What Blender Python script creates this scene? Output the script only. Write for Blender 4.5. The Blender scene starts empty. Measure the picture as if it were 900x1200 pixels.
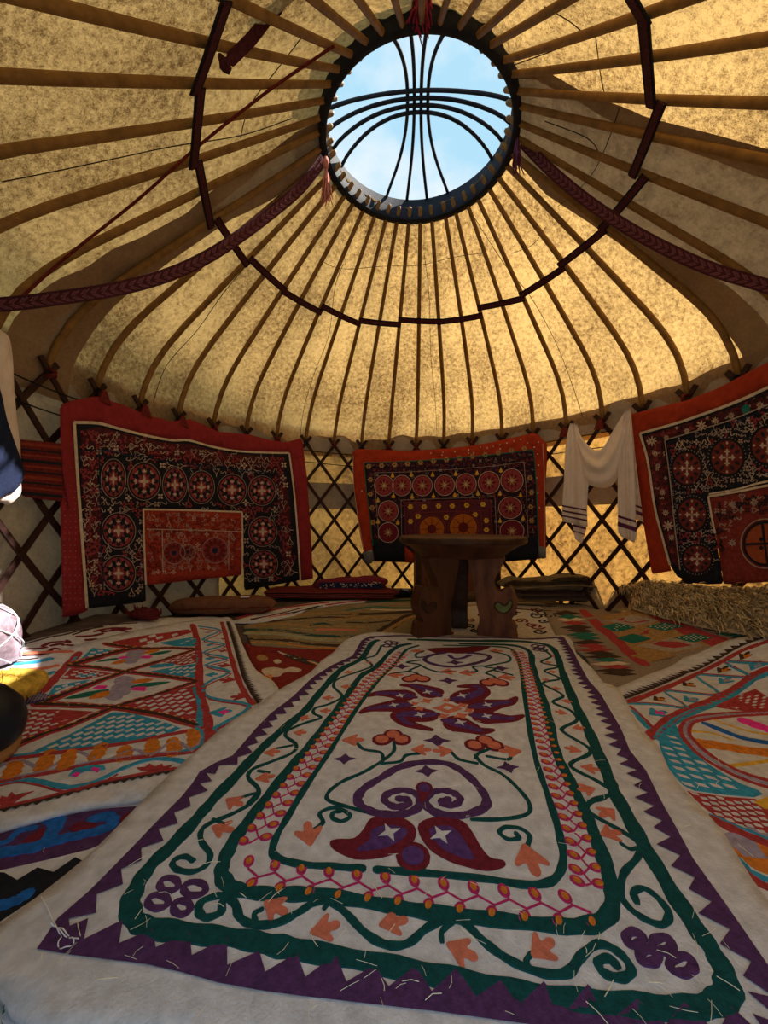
import bpy, math, random
from mathutils import Vector, Matrix
from mathutils.geometry import delaunay_2d_cdt, tessellate_polygon
random.seed(7)
PI = math.pi; sin = math.sin; cos = math.cos
scene = bpy.context.scene
C = scene.collection

# ------------------------------------------------------------------ camera
CAMH = 0.85; FPX = 455.0; HX = 450.0; HY = 612.0      # 900x1200 frame
cam = bpy.data.cameras.new('camera'); camo = bpy.data.objects.new('camera', cam); C.objects.link(camo)
camo.location = (0, 0, CAMH); camo.rotation_euler = (PI/2, 0, 0)
cam.sensor_fit = 'VERTICAL'; cam.sensor_height = 36; cam.lens = FPX/1200*36
cam.shift_y = (HY-600)/1200; cam.clip_start = 0.02; cam.clip_end = 500
scene.camera = camo

# ------------------------------------------------------------------ light
SUN_AZ, SUN_EL = math.radians(64), math.radians(52)
w = bpy.data.worlds.new('sky'); scene.world = w; w.use_nodes = True
nt = w.node_tree; nt.nodes.clear()
tc = nt.nodes.new('ShaderNodeTexCoord')
no = nt.nodes.new('ShaderNodeTexNoise'); no.inputs['Scale'].default_value = 3.2; no.inputs['Detail'].default_value = 7; no.inputs['Roughness'].default_value = .55
mp = nt.nodes.new('ShaderNodeMapping'); mp.inputs['Scale'].default_value = (1, 1, 1.6); mp.inputs['Location'].default_value = (.3, .75, .1)
rp = nt.nodes.new('ShaderNodeValToRGB')
rp.color_ramp.elements[0].position = .44; rp.color_ramp.elements[0].color = (.33, .55, .69, 1)
rp.color_ramp.elements[1].position = .66; rp.color_ramp.elements[1].color = (.72, .73, .73, 1)
bg = nt.nodes.new('ShaderNodeBackground'); bg.inputs['Strength'].default_value = 1.0
wo = nt.nodes.new('ShaderNodeOutputWorld')
nt.links.new(tc.outputs['Generated'], mp.inputs['Vector']); nt.links.new(mp.outputs[0], no.inputs['Vector'])
nt.links.new(no.outputs['Fac'], rp.inputs['Fac']); nt.links.new(rp.outputs['Color'], bg.inputs['Color']); nt.links.new(bg.outputs[0], wo.inputs['Surface'])
sl = bpy.data.lights.new('sun', 'SUN'); sl.energy = 9.0; sl.angle = math.radians(.6); sl.color = (1, .93, .82)
so = bpy.data.objects.new('sun', sl); C.objects.link(so)
sdir = Vector((sin(SUN_AZ)*cos(SUN_EL), cos(SUN_AZ)*cos(SUN_EL), sin(SUN_EL)))
so.rotation_euler = sdir.to_track_quat('Z', 'Y').to_euler(); so.location = sdir*20
vs = scene.view_settings
vs.view_transform = 'Standard'; vs.look = 'None'; vs.gamma = 1; vs.use_curve_mapping = False; vs.exposure = 0.5

# ------------------------------------------------------------------ place
WC = (0.12, 2.45); WR = 2.28; EY = 1.105    # wall outline: slightly oval, longer from door to back
RC = (0.235, 2.70); RR = 0.66; RZ = 3.50   # crown ring
EZ = 1.86                              # eave height
NR = 41; DTH = 2*PI/NR; TH0 = math.radians(7.3)
DOOR = (math.radians(180-20), math.radians(180+20))   # angle from +Y towards +X

def smooth(a, b, x):
    t = min(1, max(0, (x-a)/(b-a))); return t*t*(3-2*t)
def Hf(X, Y):        # bedding under the rugs lifts them along the side walls
    dx = X-WC[0]; r = math.hypot(dx, (Y-WC[1])/EY)
    h = (.24 if dx > 0 else .16)*smooth(1.45, 2.15, r)*smooth(1.2, 1.9, abs(dx))*smooth(1.2, 1.9, Y)*(1-smooth(2.9, 3.5, Y))
    return h + .003*sin(6.3*X+1.1)*sin(5.1*Y+.4)
def fl(x, y, layer=0.02):     # pixel of the photo -> point on the floor covering
    def pt(Y): return ((x-HX)*Y/FPX, Y)
    if y <= HY+20: y = HY+20
    Y = FPX*(CAMH-layer)/(y-HY); X = (x-HX)*Y/FPX
    if abs(X-WC[0]) < .85: return (X, Y)
    k = (y-HY)/FPX
    a = .35; z = lambda q: CAMH-k*q-(Hf((x-HX)*q/FPX, q)+layer)
    while a < 6 and z(a) > 0: a += .04
    lo, hi = a-.04, a
    for _ in range(10):
        m = (lo+hi)/2
        if z(m) > 0: lo = m
        else: hi = m
    return pt(hi)
def flx(pts, layer=.02): return [fl(p[0], p[1], layer) if len(p) == 2 else (p[1], p[2]) for p in pts]
def crop(ox, oy, s, pts): return [(ox+p[0]*s, oy+p[1]*s) for p in pts]
def at(x, y, Y): return Vector(((x-HX)*Y/FPX, Y, CAMH-(y-HY)*Y/FPX))
def wall(x, y, inset=.07):    # pixel -> point on a cylinder just inside the lattice
    dx = (x-HX)/FPX; R = WR-inset
    e2 = 1/(EY*EY)
    a = dx*dx+e2; b = -2*(dx*WC[0]+WC[1]*e2); c = WC[0]**2+WC[1]**2*e2-R*R
    Y = (-b+math.sqrt(max(0, b*b-4*a*c)))/(2*a)
    return at(x, y, Y)
def cyl(th, r, z): return Vector((WC[0]+r*sin(th), WC[1]+r*cos(th)*EY, z))

PROF = [(2.27, 1.84), (2.235, 2.0), (2.17, 2.15), (2.06, 2.30), (1.90, 2.45), (.60, 3.515)]
def prof(s):     # s in 0..1, by segment length
    L = [math.dist(PROF[i], PROF[i+1]) for i in range(len(PROF)-1)]; d = s*sum(L)
    for i, l in enumerate(L):
        if d <= l or i == len(L)-1:
            t = d/l; a, b = PROF[i], PROF[i+1]
            return (a[0]+(b[0]-a[0])*t, a[1]+(b[1]-a[1])*t, -(a[1]-b[1])/l, (a[0]-b[0])/l)
        d -= l
def roofpt(th, s, off=0):
    r, z, nr, nz = prof(s)
    f = min(1, max(0, (z-EZ)/(RZ-EZ)))
    cx = WC[0]+(RC[0]-WC[0])*f; cy = WC[1]+(RC[1]-WC[1])*f
    r += nr*off; z += nz*off
    return Vector((cx+r*sin(th), cy+r*cos(th)*(EY+(1-EY)*f), z))
PTAB = [prof(i/200)[:2] for i in range(201)]
def r_at(z):
    if z <= PTAB[0][1]: return PTAB[0][0], 0
    for i in range(200):
        if PTAB[i+1][1] >= z:
            t = (z-PTAB[i][1])/(PTAB[i+1][1]-PTAB[i][1]+1e-9)
            return PTAB[i][0]+(PTAB[i+1][0]-PTAB[i][0])*t, (i+t)/200
    return PTAB[-1][0], 1
def roofhit(x, y, off=0.0):      # pixel -> (theta, s) on the roof
    Y = .6; prev = None
    def f(Y):
        p = at(x, y, Y); g = min(1, max(0, (p.z-EZ)/(RZ-EZ)))
        cx = WC[0]+(RC[0]-WC[0])*g; cy = WC[1]+(RC[1]-WC[1])*g
        r, s = r_at(p.z)
        ey = EY+(1-EY)*g
        return math.hypot(p.x-cx, (p.y-cy)/ey)-(r+off), math.atan2(p.x-cx, (p.y-cy)/ey), s
    a = None
    while Y < 6:
        v = f(Y)
        if v[0] < 0: a = Y
        elif a is not None: break
        Y += .03
    if a is None: a = 1.0
    lo, hi = a, Y
    for _ in range(14):
        m = (lo+hi)/2
        if f(m)[0] < 0: lo = m
        else: hi = m
    v = f(lo); return v[1], v[2]

# ------------------------------------------------------------------ materials
def lin(c): return tuple(((v/255)/12.92 if v <= 10 else ((v/255+.055)/1.055)**2.4) for v in c)
MATS = {}; TINT = (1, 1, 1)
def mat(name, col, rough=.9, var=.22, scale=38, bump=.25, bscale=260, stretch=(1, 1, 1), col2=None, spec=.2):
    if name in MATS: return MATS[name]
    col = tuple(a*b for a, b in zip(col, TINT)); col2 = col2 and tuple(min(1, a*b) for a, b in zip(col2, TINT))
    m = bpy.data.materials.new(name); m.use_nodes = True; t = m.node_tree; n = t.nodes; l = t.links
    b = n['Principled BSDF']; b.inputs['Roughness'].default_value = rough; b.inputs['Specular IOR Level'].default_value = spec
    tcn = n.new('ShaderNodeTexCoord'); mpn = n.new('ShaderNodeMapping'); mpn.inputs['Scale'].default_value = stretch
    l.new(tcn.outputs['Object'], mpn.inputs['Vector'])
    nz = n.new('ShaderNodeTexNoise'); nz.inputs['Scale'].default_value = scale; nz.inputs['Detail'].default_value = 6; nz.inputs['Roughness'].default_value = .65
    l.new(mpn.outputs[0], nz.inputs['Vector'])
    r = n.new('ShaderNodeValToRGB'); e = r.color_ramp.elements
    c2 = col2 or tuple(min(1, c*(1+var)) for c in col)
    e[0].position = .32; e[0].color = (*[c*(1-var) for c in col], 1); e[1].position = .68; e[1].color = (*c2, 1)
    l.new(nz.outputs['Fac'], r.inputs['Fac']); l.new(r.outputs['Color'], b.inputs['Base Color'])
    if bump:
        nb = n.new('ShaderNodeTexNoise'); nb.inputs['Scale'].default_value = bscale; nb.inputs['Detail'].default_value = 3
        l.new(mpn.outputs[0], nb.inputs['Vector'])
        bp = n.new('ShaderNodeBump'); bp.inputs['Strength'].default_value = bump; bp.inputs['Distance'].default_value = .004
        l.new(nb.outputs['Fac'], bp.inputs['Height']); l.new(bp.outputs[0], b.inputs['Normal'])
    MATS[name] = m; return m
def feltmat(name, t0, t1, d0, scale=7.0):
    """translucent wool felt: mottled thickness lets more or less sunlight through"""
    m = bpy.data.materials.new(name); m.use_nodes = True; t = m.node_tree; n = t.nodes; l = t.links
    n.remove(n['Principled BSDF']); out = n['Material Output']
    tcn = n.new('ShaderNodeTexCoord')
    def noise(sc, det, ro):
        q = n.new('ShaderNodeTexNoise'); q.inputs['Scale'].default_value = sc; q.inputs['Detail'].default_value = det; q.inputs['Roughness'].default_value = ro
        l.new(tcn.outputs['Object'], q.inputs['Vector']); return q
    a = noise(scale, 9, .72); b2 = noise(scale*5, 5, .7); c2 = noise(1.6, 3, .5)
    m1 = n.new('ShaderNodeMath'); m1.operation = 'MULTIPLY_ADD'; m1.inputs[1].default_value = .55
    l.new(a.outputs['Fac'], m1.inputs[0])
    m2 = n.new('ShaderNodeMath'); m2.operation = 'MULTIPLY'; m2.inputs[1].default_value = .45; l.new(b2.outputs['Fac'], m2.inputs[0]); l.new(m2.outputs[0], m1.inputs[2])
    m3 = n.new('ShaderNodeMath'); m3.operation = 'MULTIPLY_ADD'; m3.inputs[1].default_value = .3; l.new(c2.outputs['Fac'], m3.inputs[0]); l.new(m1.outputs[0], m3.inputs[2])
    r = n.new('ShaderNodeValToRGB'); e = r.color_ramp.elements
    e[0].position = .545; e[0].color = (*t0, 1); e[1].position = .735; e[1].color = (*t1, 1)
    l.new(m3.outputs[0], r.inputs['Fac'])
    tr = n.new('ShaderNodeBsdfTranslucent'); l.new(r.outputs['Color'], tr.inputs['Color'])
    df = n.new('ShaderNodeBsdfDiffuse')
    r2 = n.new('ShaderNodeValToRGB'); e = r2.color_ramp.elements
    e[0].position = .5; e[0].color = (*[v*.75 for v in d0], 1); e[1].position = .78; e[1].color = (*[v*1.12 for v in d0], 1)
    l.new(m3.outputs[0], r2.inputs['Fac']); l.new(r2.outputs['Color'], df.inputs['Color'])
    bp = n.new('ShaderNodeBump'); bp.inputs['Strength'].default_value = .35; bp.inputs['Distance'].default_value = .01
    l.new(m1.outputs[0], bp.inputs['Height']); l.new(bp.outputs[0], df.inputs['Normal'])
    ad = n.new('ShaderNodeAddShader'); l.new(tr.outputs[0], ad.inputs[0]); l.new(df.outputs[0], ad.inputs[1]); l.new(ad.outputs[0], out.inputs['Surface'])
    return m

M_ROOF = feltmat('roof_felt', (.045, .022, .006), (.262, .162, .056), (.27, .185, .115), 32)
M_THICK = feltmat('thick_felt', (.012, .008, .004), (.03, .02, .01), (.30, .20, .125), 10)
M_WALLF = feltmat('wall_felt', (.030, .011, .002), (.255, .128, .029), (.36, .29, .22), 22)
M_WALLT = feltmat('dim_wall_felt', (.022, .014, .008), (.055, .036, .018), (.36, .31, .27), 10)  # duller copy of the wall felt: the left wall's missing sun put into colour
M_POLE = mat('pole_wood', (.27, .14, .042), .6, .3, 14, .2, 90, (1, 1, 1))
M_SLAT = mat('lattice_wood', (.036, .014, .011), .65, .35, 30, .25, 120)
M_RING = mat('ring_wood', (.016, .018, .028), .8, .3, 20, .2, 80)
M_PEG = mat('peg_wood', (.20, .11, .05), .7)
M_WOOD = mat('table_wood', (.075, .024, .011), .45, .75, 7, .5, 60, (1, 1, .18), spec=.35)
M_WOODL = mat('table_wood_worn', (.15, .055, .028), .6, .45, 14, .4, 70, (1, 1, .3))
M_WOODD = mat('dark_wood', (.05, .022, .012), .5, .5, 12, .3, 60)
TINT = (1.34, 1.38, 1.56)      # brightens and cools all later colours to offset the dim yellow indoor light
WHITE = mat('white_felt', (.50, .495, .49), .97, .18, 26, .5, 170)
CREAM = mat('cream_thread', (.50, .40, .28), .95)
TEAL = mat('teal_felt', (.004, .052, .050), .97, .3, 60, .5, 200)
PURPLE = mat('purple_felt', (.068, .026, .085), .97, .3, 60, .5, 200)
PURPLE2 = mat('violet_felt', (.075, .032, .13), .97, .35, 50, .5, 200)
MAROON = mat('maroon_felt', (.125, .012, .022), .97, .3, 60, .5, 200)
MAGENTA = mat('magenta_felt', (.36, .022, .10), .97, .3, 60, .4, 200)
ORANGE = mat('orange_felt', (.50, .16, .02), .97, .3, 60, .4, 200)
CORAL = mat('coral_felt', (.48, .14, .082), .97, .2, 60, .4, 200)
RED = mat('red_felt', (.30, .036, .036), .97, .3, 50, .4, 200)
TURQ = mat('turquoise_felt', (.03, .24, .38), .97, .3, 50, .4, 200)
BLUE = mat('blue_felt', (.012, .10, .34), .97, .35, 50, .4, 200)
GREYV = mat('lilac_grey_felt', (.27, .24, .32), .97, .25, 50, .4, 200)
PINK = mat('pink_felt', (.72, .03, .28), .97, .2, 50, .4, 200)
GREEN = mat('green_felt', (.012, .12, .085), .97, .3, 50, .4, 200)
BROWN = mat('dark_brown_felt', (.045, .025, .018), .97, .35, 50, .4, 200)
BLACK = mat('black_cloth', (.010, .011, .016), .95, .3, 50, .3, 220)
NAVY = mat('navy_cloth', (.010, .016, .04), .95, .3, 60, .4, 220)
YELLOW = mat('yellow_felt', (.56, .33, .03), .95, .25, 50, .4, 200)
TAN = mat('tan_wool', (.30, .17, .06), .97, .35, 50, .4, 160)
OLIVE = mat('olive_wool', (.21, .16, .075), .97, .4, 40, .5, 160, (.4, 3, 1))
GREYB = mat('grey_brown_wool', (.23, .18, .135), .97, .25, 90, .6, 190)
REDCLOTH = mat('red_cloth', (.21, .018, .021), .93, .18, 22, .25, 300)
ORCLOTH = mat('orange_red_cloth', (.28, .028, .009), .93, .2, 14, .25, 300)
DARKRED = mat('dark_red_weave', (.11, .014, .012), .95, .35, 40, .5, 180)
STRAP = mat('strap_weave', (.055, .012, .016), .95, .4, 60, .5, 240)
STRAPB = mat('strap_edge', (.008, .008, .012), .95)
STRAPL = mat('strap_pattern', (.13, .04, .045), .95)
EMBR = mat('embroidery_red', (.22, .035, .038), .95, .4, 60)
EMBC = mat('embroidery_cream', (.42, .31, .22), .95, .3, 60)
EMBP = mat('embroidery_pale', (.30, .22, .17), .95, .3, 60)
LINEN = mat('linen', (.62, .52, .43), .95, .08, 12, .3, 420)
STRIPE = mat('towel_stripe', (.13, .03, .075), .95)
STRAW = mat('straw', (.72, .62, .42), .7, .2)
FLEECE = mat('fleece', (.58, .42, .22), .95, .4, 16, .4, 200)
TASPINK = mat('tassel_pink', (.50, .19, .15), .95); TASRED = mat('tassel_red', (.25, .02, .05), .95); TASPUR = mat('tassel_purple', (.11, .03, .06), .95)
SEAM = mat('seam_thread', (.03, .02, .01), .95)
GREY = mat('grey_cloth', (.13, .125, .115), .95)

# ------------------------------------------------------------------ builders
class MB:
    def __init__(s): s.v = []; s.f = []
    def add(s, v, f):
        o = len(s.v); s.v += [tuple(p) for p in v]; s.f += [tuple(i+o for i in q) for q in f]; return s
    def box(s, c, d, rz=0, top=1.0):
        x, y, z = [q/2 for q in d]; vv = []
        for sz in (-1, 1):
            k = top if sz > 0 else 1
            for sx, sy in ((-1, -1), (1, -1), (1, 1), (-1, 1)):
                a, b = sx*x*k, sy*y*k
                vv.append((c[0]+a*cos(rz)-b*sin(rz), c[1]+a*sin(rz)+b*cos(rz), c[2]+sz*z))
        return s.add(vv, [(3, 2, 1, 0), (4, 5, 6, 7), (0, 1, 5, 4), (1, 2, 6, 5), (2, 3, 7, 6), (3, 0, 4, 7)])
    def tube(s, path, rad, n=8, cap=True, flat=1.0, upv=None):
        P = [Vector(p) for p in path]; R = rad if isinstance(rad, (list, tuple)) else [rad]*len(P); vv = []; ff = []
        up = Vector(upv) if upv else Vector((0, 0, 1))
        for i, p in enumerate(P):
            t = (P[min(i+1, len(P)-1)]-P[max(i-1, 0)]); t = t.normalized() if t.length > 1e-9 else Vector((0, 0, 1))
            a = t.cross(up)
            if a.length < .05: a = t.cross(Vector((1, 0, 0)))
            a.normalize(); b = a.cross(t).normalized()
            for k in range(n):
                q = 2*PI*k/n; vv.append(p+a*R[i]*cos(q)+b*R[i]*sin(q)*flat)
        for i in range(len(P)-1):
            for k in range(n):
                ff.append((i*n+k, i*n+(k+1) % n, (i+1)*n+(k+1) % n, (i+1)*n+k))
        if cap: ff.append(tuple(range(n-1, -1, -1))); ff.append(tuple((len(P)-1)*n+k for k in range(n)))
        return s.add(vv, ff)
    def lathe(s, c, pr, n=32):
        vv = []; ff = []; m = len(pr)
        for k in range(n):
            q = 2*PI*k/n
            for r, z in pr: vv.append((c[0]+r*cos(q), c[1]+r*sin(q), c[2]+z))
        for k in range(n):
            for i in range(m-1):
                a, b = k*m+i, ((k+1) % n)*m+i; ff.append((a, b, b+1, a+1))
        return s.add(vv, ff)
    def band(s, path, norm, width, th=.004):
        """flat strap along path; norm(i) gives its face normal"""
        P = [Vector(p) for p in path]; vv = []; ff = []
        for i, p in enumerate(P):
            t = (P[min(i+1, len(P)-1)]-P[max(i-1, 0)]).normalized(); nn = Vector(norm(i)).normalized()
            b = t.cross(nn).normalized(); wd = width(i) if callable(width) else width
            for sx, sz in ((-1, -1), (1, -1), (1, 1), (-1, 1)): vv.append(p+b*sx*wd/2+nn*sz*th/2)
        for i in range(len(P)-1):
            for k in range(4): ff.append((i*4+k, i*4+(k+1) % 4, (i+1)*4+(k+1) % 4, (i+1)*4+k))
        ff.append((3, 2, 1, 0)); e = (len(P)-1)*4; ff.append((e, e+1, e+2, e+3))
        return s.add(vv, ff)
def mesh(name, mb):
    m = bpy.data.meshes.new(name); m.from_pydata(mb.v, [], mb.f); m.update(); return m
def ob(name, mb, m, parent=None, smooth_=False, loc=None, kind=None, label=None, cat=None, group=None):
    me = mb if isinstance(mb, bpy.types.Mesh) else mesh(name, mb)
    o = bpy.data.objects.new(name, me); C.objects.link(o)
    if m and not me.materials: me.materials.append(m)
    if smooth_: me.polygons.foreach_set('use_smooth', [True]*len(me.polygons))
    if loc is not None: o.location = loc
    if parent:
        o.parent = parent; o.matrix_parent_inverse = Matrix.Translation(-Vector(root_loc(parent)))
    tag(o, label, cat, group, kind); return o
RL = {}
def root_loc(p): return RL.get(p.name, (0, 0, 0))
def tag(o, label=None, cat=None, group=None, kind=None):
    if label: o['label'] = label
    if cat: o['category'] = cat
    if group: o['group'] = group
    if kind: o['kind'] = kind
    return o
def thing(name, label=None, cat=None, loc=(0, 0, 0), group=None, kind=None):
    o = bpy.data.objects.new(name, None); C.objects.link(o); o.location = loc; o.empty_display_size = .1
    RL[o.name] = tuple(loc); return tag(o, label, cat, group, kind)
def cr(pts, n=5, closed=False):
    P = [Vector(p) for p in pts]; out = []; N = len(P)
    if N < 3 and not closed: return [tuple(p) for p in P]
    rng = range(N if closed else N-1)
    for i in rng:
        if closed: p0, p1, p2, p3 = P[(i-1) % N], P[i], P[(i+1) % N], P[(i+2) % N]
        else: p0, p1, p2, p3 = P[max(i-1, 0)], P[i], P[i+1], P[min(i+2, N-1)]
        for k in range(n):
            t = k/n
            out.append(tuple(.5*((2*p1)+(p2-p0)*t+(2*p0-5*p1+4*p2-p3)*t*t+(3*p1-p0-3*p2+p3)*t**3)))
    if not closed: out.append(tuple(P[-1]))
    return out
def resample(pts, step, closed=False):
    P = [Vector(p) for p in pts]
    if closed: P.append(P[0])
    out = [tuple(P[0])]; need = step
    for a, b in zip(P, P[1:]):
        L = (b-a).length; d = need
        while d <= L and L > 1e-9:
            out.append(tuple(a+(b-a)*(d/L))); d += step
        need = d-L
    if not closed and (Vector(out[-1])-P[-1]).length > step*.3: out.append(tuple(P[-1]))
    return out
def area2(p): return sum(p[i][0]*p[(i+1) % len(p)][1]-p[(i+1) % len(p)][0]*p[i][1] for i in range(len(p)))/2
def inside(q, P):
    x, y = q; c = False; j = len(P)-1
    for i in range(len(P)):
        if (P[i][1] > y) != (P[j][1] > y) and x < (P[j][0]-P[i][0])*(y-P[i][1])/(P[j][1]-P[i][1]+1e-12)+P[i][0]: c = not c
        j = i
    return c
def sheet(outline, to3, grid, thick, back=True, edge=None):
    """cloth cut to an outline (2D), laid on a surface: to3(p, depth) -> 3D point; depth = thickness towards the back"""
    P = resample(outline, edge or grid, True)
    if math.dist(P[0], P[-1]) < 1e-6: P = P[:-1]
    if area2(P) < 0: P = P[::-1]
    xs = [p[0] for p in P]; ys = [p[1] for p in P]; inner = []
    nx = int((max(xs)-min(xs))/grid)+1; ny = int((max(ys)-min(ys))/grid)+1
    for i in range(1, nx+1):
        for j in range(1, ny+1):
            q = (min(xs)+(i-.5+.5*(j % 2)*.6)*grid, min(ys)+(j-.5)*grid)
            if inside(q, P) and min((q[0]-p[0])**2+(q[1]-p[1])**2 for p in P) > (grid*.35)**2: inner.append(q)
    n = len(P)
    vs_, es_, fs_, ov, oe, of = delaunay_2d_cdt([Vector(p) for p in P+inner], [], [list(range(n))], 1, 1e-6)
    mb = MB(); V2 = [(v.x, v.y) for v in vs_]
    mb.add([to3(p, 0) for p in V2], [tuple(f) for f in fs_])
    from collections import Counter
    cnt = Counter()
    for f in fs_:
        for a, b in zip(f, f[1:]+f[:1]): cnt[(min(a, b), max(a, b))] += 1
    o = len(mb.v); mb.v += [tuple(to3(p, thick)) for p in V2]
    for f in fs_:
        for a, b in zip(f, f[1:]+f[:1]):
            if cnt[(min(a, b), max(a, b))] == 1: mb.f.append((b, a, a+o, b+o))
        if back: mb.f.append(tuple(i+o for i in reversed(f)))
    return mb

# ================================================================== setting
g = MB().lathe((WC[0], WC[1], -.02), [(0.001, 0), (2.5, 0), (6, .0), (20, -.1), (60, -.4), (160, -1)], 48)
ob('ground', g, mat('meadow', (.30, .30, .20), .95, .3, 3, .6, 40, col2=(.42, .40, .30)), kind='structure', label='sunlit meadow grass around the yurt')
def zf(X, Y, layer): return (X, Y, Hf(X, Y)+layer)
fm = MB(); nth, nrr = 72, 22; vv = []; ff = []
for i in range(nrr+1):
    r = (WR+.02)*i/nrr
    for k in range(nth):
        a = 2*PI*k/nth; X = WC[0]+r*sin(a); Y = WC[1]+r*cos(a)*EY; vv.append((X, Y, Hf(X, Y)+.002))
for i in range(nrr):
    for k in range(nth): ff.append((i*nth+k, (i+1)*nth+k, (i+1)*nth+(k+1) % nth, i*nth+(k+1) % nth))
ob('floor', fm.add(vv, ff), mat('floor_felt', (.075, .055, .045), .97, .4, 10, .5, 90), smooth_=True, kind='structure', label='dark felt ground cover under the rugs')

# felt roof: a back sheet and a front sheet that overlap in two darker wedges
def bound(pix):
    L = sorted([roofhit(x, y, .03)[::-1] for x, y in pix])
    def th(s):
        if s <= L[0][0]: return L[0][1]
        for a, b in zip(L, L[1:]):
            if s <= b[0]: return a[1]+(b[1]-a[1])*(s-a[0])/(b[0]-a[0]+1e-9)
        return L[-1][1]
    return th
R_up = bound([(625, 88), (660, 100), (700, 117), (760, 142), (830, 160), (899, 180)])
R_lo = bound([(612, 200), (640, 232), (690, 265), (740, 298), (800, 343), (845, 385), (872, 425)])
L_up = bound([(345, 160), (300, 195), (280, 208), (250, 228), (215, 258), (205, 262), (165, 283), (130, 297), (100, 318), (60, 335), (20, 372)])
L_lo = bound([(372, 195), (330, 228), (270, 262), (200, 312), (150, 350), (105, 400), (85, 435)])
def roofsheet(ta, tb, off, n=96, m=44, z0=-.18):
    mb = MB(); vv = []; ff = []
    for j in range(m+1):
        s = j/m*1.012
        for i in range(n+1):
            a = ta(min(1, s)); b = tb(min(1, s))
            th = a+(b-a)*i/n
            wob = .008*sin(th*13+s*5)+.006*sin(th*41)
            vv.append(roofpt(th, min(s, 1), off+wob) if j > 0 else roofpt(th, 0, off+.02+wob)+Vector((0, 0, z0)))
    # flap that hangs over the eaves
    for j in range(m):
        for i in range(n): q = j*(n+1)+i; ff.append((q, q+n+1, q+n+2, q+1))
    return mb.add(vv, ff)
ceil = thing('ceiling', 'golden translucent wool felt roof lit from outside', kind='structure')
ob('felt_sheet', roofsheet(lambda s: L_lo(s)-.09, lambda s: R_lo(s)+.09, .050), M_ROOF, ceil, True)
ob('felt_sheet', roofsheet(lambda s: R_up(s)-.09, lambda s: L_up(s)+2*PI+.09, .058), M_ROOF, ceil, True)
ob('lap_strip', roofsheet(L_up, L_lo, .034, 24), M_THICK, ceil, True)
ob('lap_strip', roofsheet(R_lo, R_up, .034, 24), M_THICK, ceil, True)
def seam(pix, off=.024, wd=.004):
    pts = cr(pix, 6); P = [roofpt(*roofhit(x, y, off), off) for x, y in pts]
    nrm = lambda i: (Vector((WC[0], WC[1], P[i].z-.8))-P[i])
    return MB().band(P, nrm, wd, .003)
for sp in ([(0, 217), (60, 205), (130, 190), (200, 175), (280, 162), (340, 142)],
           [(280, 165), (286, 140), (298, 116), (330, 75), (355, 42)], [(318, 98), (360, 103), (372, 104)],
           [(352, 512), (356, 480), (368, 440), (385, 395), (392, 340), (402, 312)],
           [(375, 308), (400, 318), (450, 315), (490, 314), (530, 305), (570, 299)],
           [(497, 300), (503, 350), (505, 420), (510, 470), (512, 512)],
           [(545, 240), (590, 310), (622, 350), (650, 400), (670, 450), (683, 490)],
           [(700, 42), (706, 90), (712, 118)], [(600, 80), (650, 62), (690, 45), (712, 38)], [(640, 10), (670, 28), (690, 45)],
           [(728, 130), (716, 165), (700, 200), (680, 225), (655, 245)], [(640, 145), (690, 165), (705, 185)],
           [(640, 270), (625, 290), (600, 300)], [(180, 470), (195, 430), (230, 390), (262, 345), (300, 300)]):
    ob('seam', seam(sp), SEAM, ceil)
# felt walls with an overlapping belt
def cylsheet(t0, t1, r, z0, z1, n=110, m=6, wob=.012):
    vv = []; ff = []
    for j in range(m+1):
        for i in range(n+1):
            th = t0+(t1-t0)*i/n; z = z0+(z1-z0)*j/m
            vv.append(cyl(th, r+wob*sin(th*17+z*2)+wob*.6*sin(th*37-z*5), z))
    for j in range(m):
        for i in range(n): q = j*(n+1)+i; ff.append((q, q+1, q+n+2, q+n+1))
    return MB().add(vv, ff)
wl = thing('wall_round', 'round wall of pale translucent wool felt behind the lattice', kind='structure')
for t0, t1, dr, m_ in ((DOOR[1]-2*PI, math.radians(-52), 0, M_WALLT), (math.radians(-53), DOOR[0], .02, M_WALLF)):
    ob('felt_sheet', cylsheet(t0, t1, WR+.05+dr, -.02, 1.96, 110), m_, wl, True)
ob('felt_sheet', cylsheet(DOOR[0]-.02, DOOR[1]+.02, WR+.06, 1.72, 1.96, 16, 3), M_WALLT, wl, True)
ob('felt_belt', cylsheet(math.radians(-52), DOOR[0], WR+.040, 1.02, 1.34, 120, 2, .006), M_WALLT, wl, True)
ob('eave_dim_strip', cylsheet(math.radians(-52), DOOR[0], WR+.036, 1.72, 1.98, 120, 2, .006), M_WALLT, wl, True)  # added grey strip, dims the orange glow through the doubled eave felt
# door frame at the entrance (camera stands in it)
dr = thing('door_1', 'wooden entrance frame', kind='structure')
for a in DOOR:
    ob('door_post', MB().box(cyl(a, WR, .86), (.09, .07, 1.72), -a), M_WOODD, dr)
pa, pb = cyl(DOOR[0], WR, 1.72), cyl(DOOR[1], WR, 1.72)
ob('lintel', MB().tube([cyl(DOOR[0]+(DOOR[1]-DOOR[0])*i/8, WR, 1.72) for i in range(9)], .045, 4), M_WOODD, dr)

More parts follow.
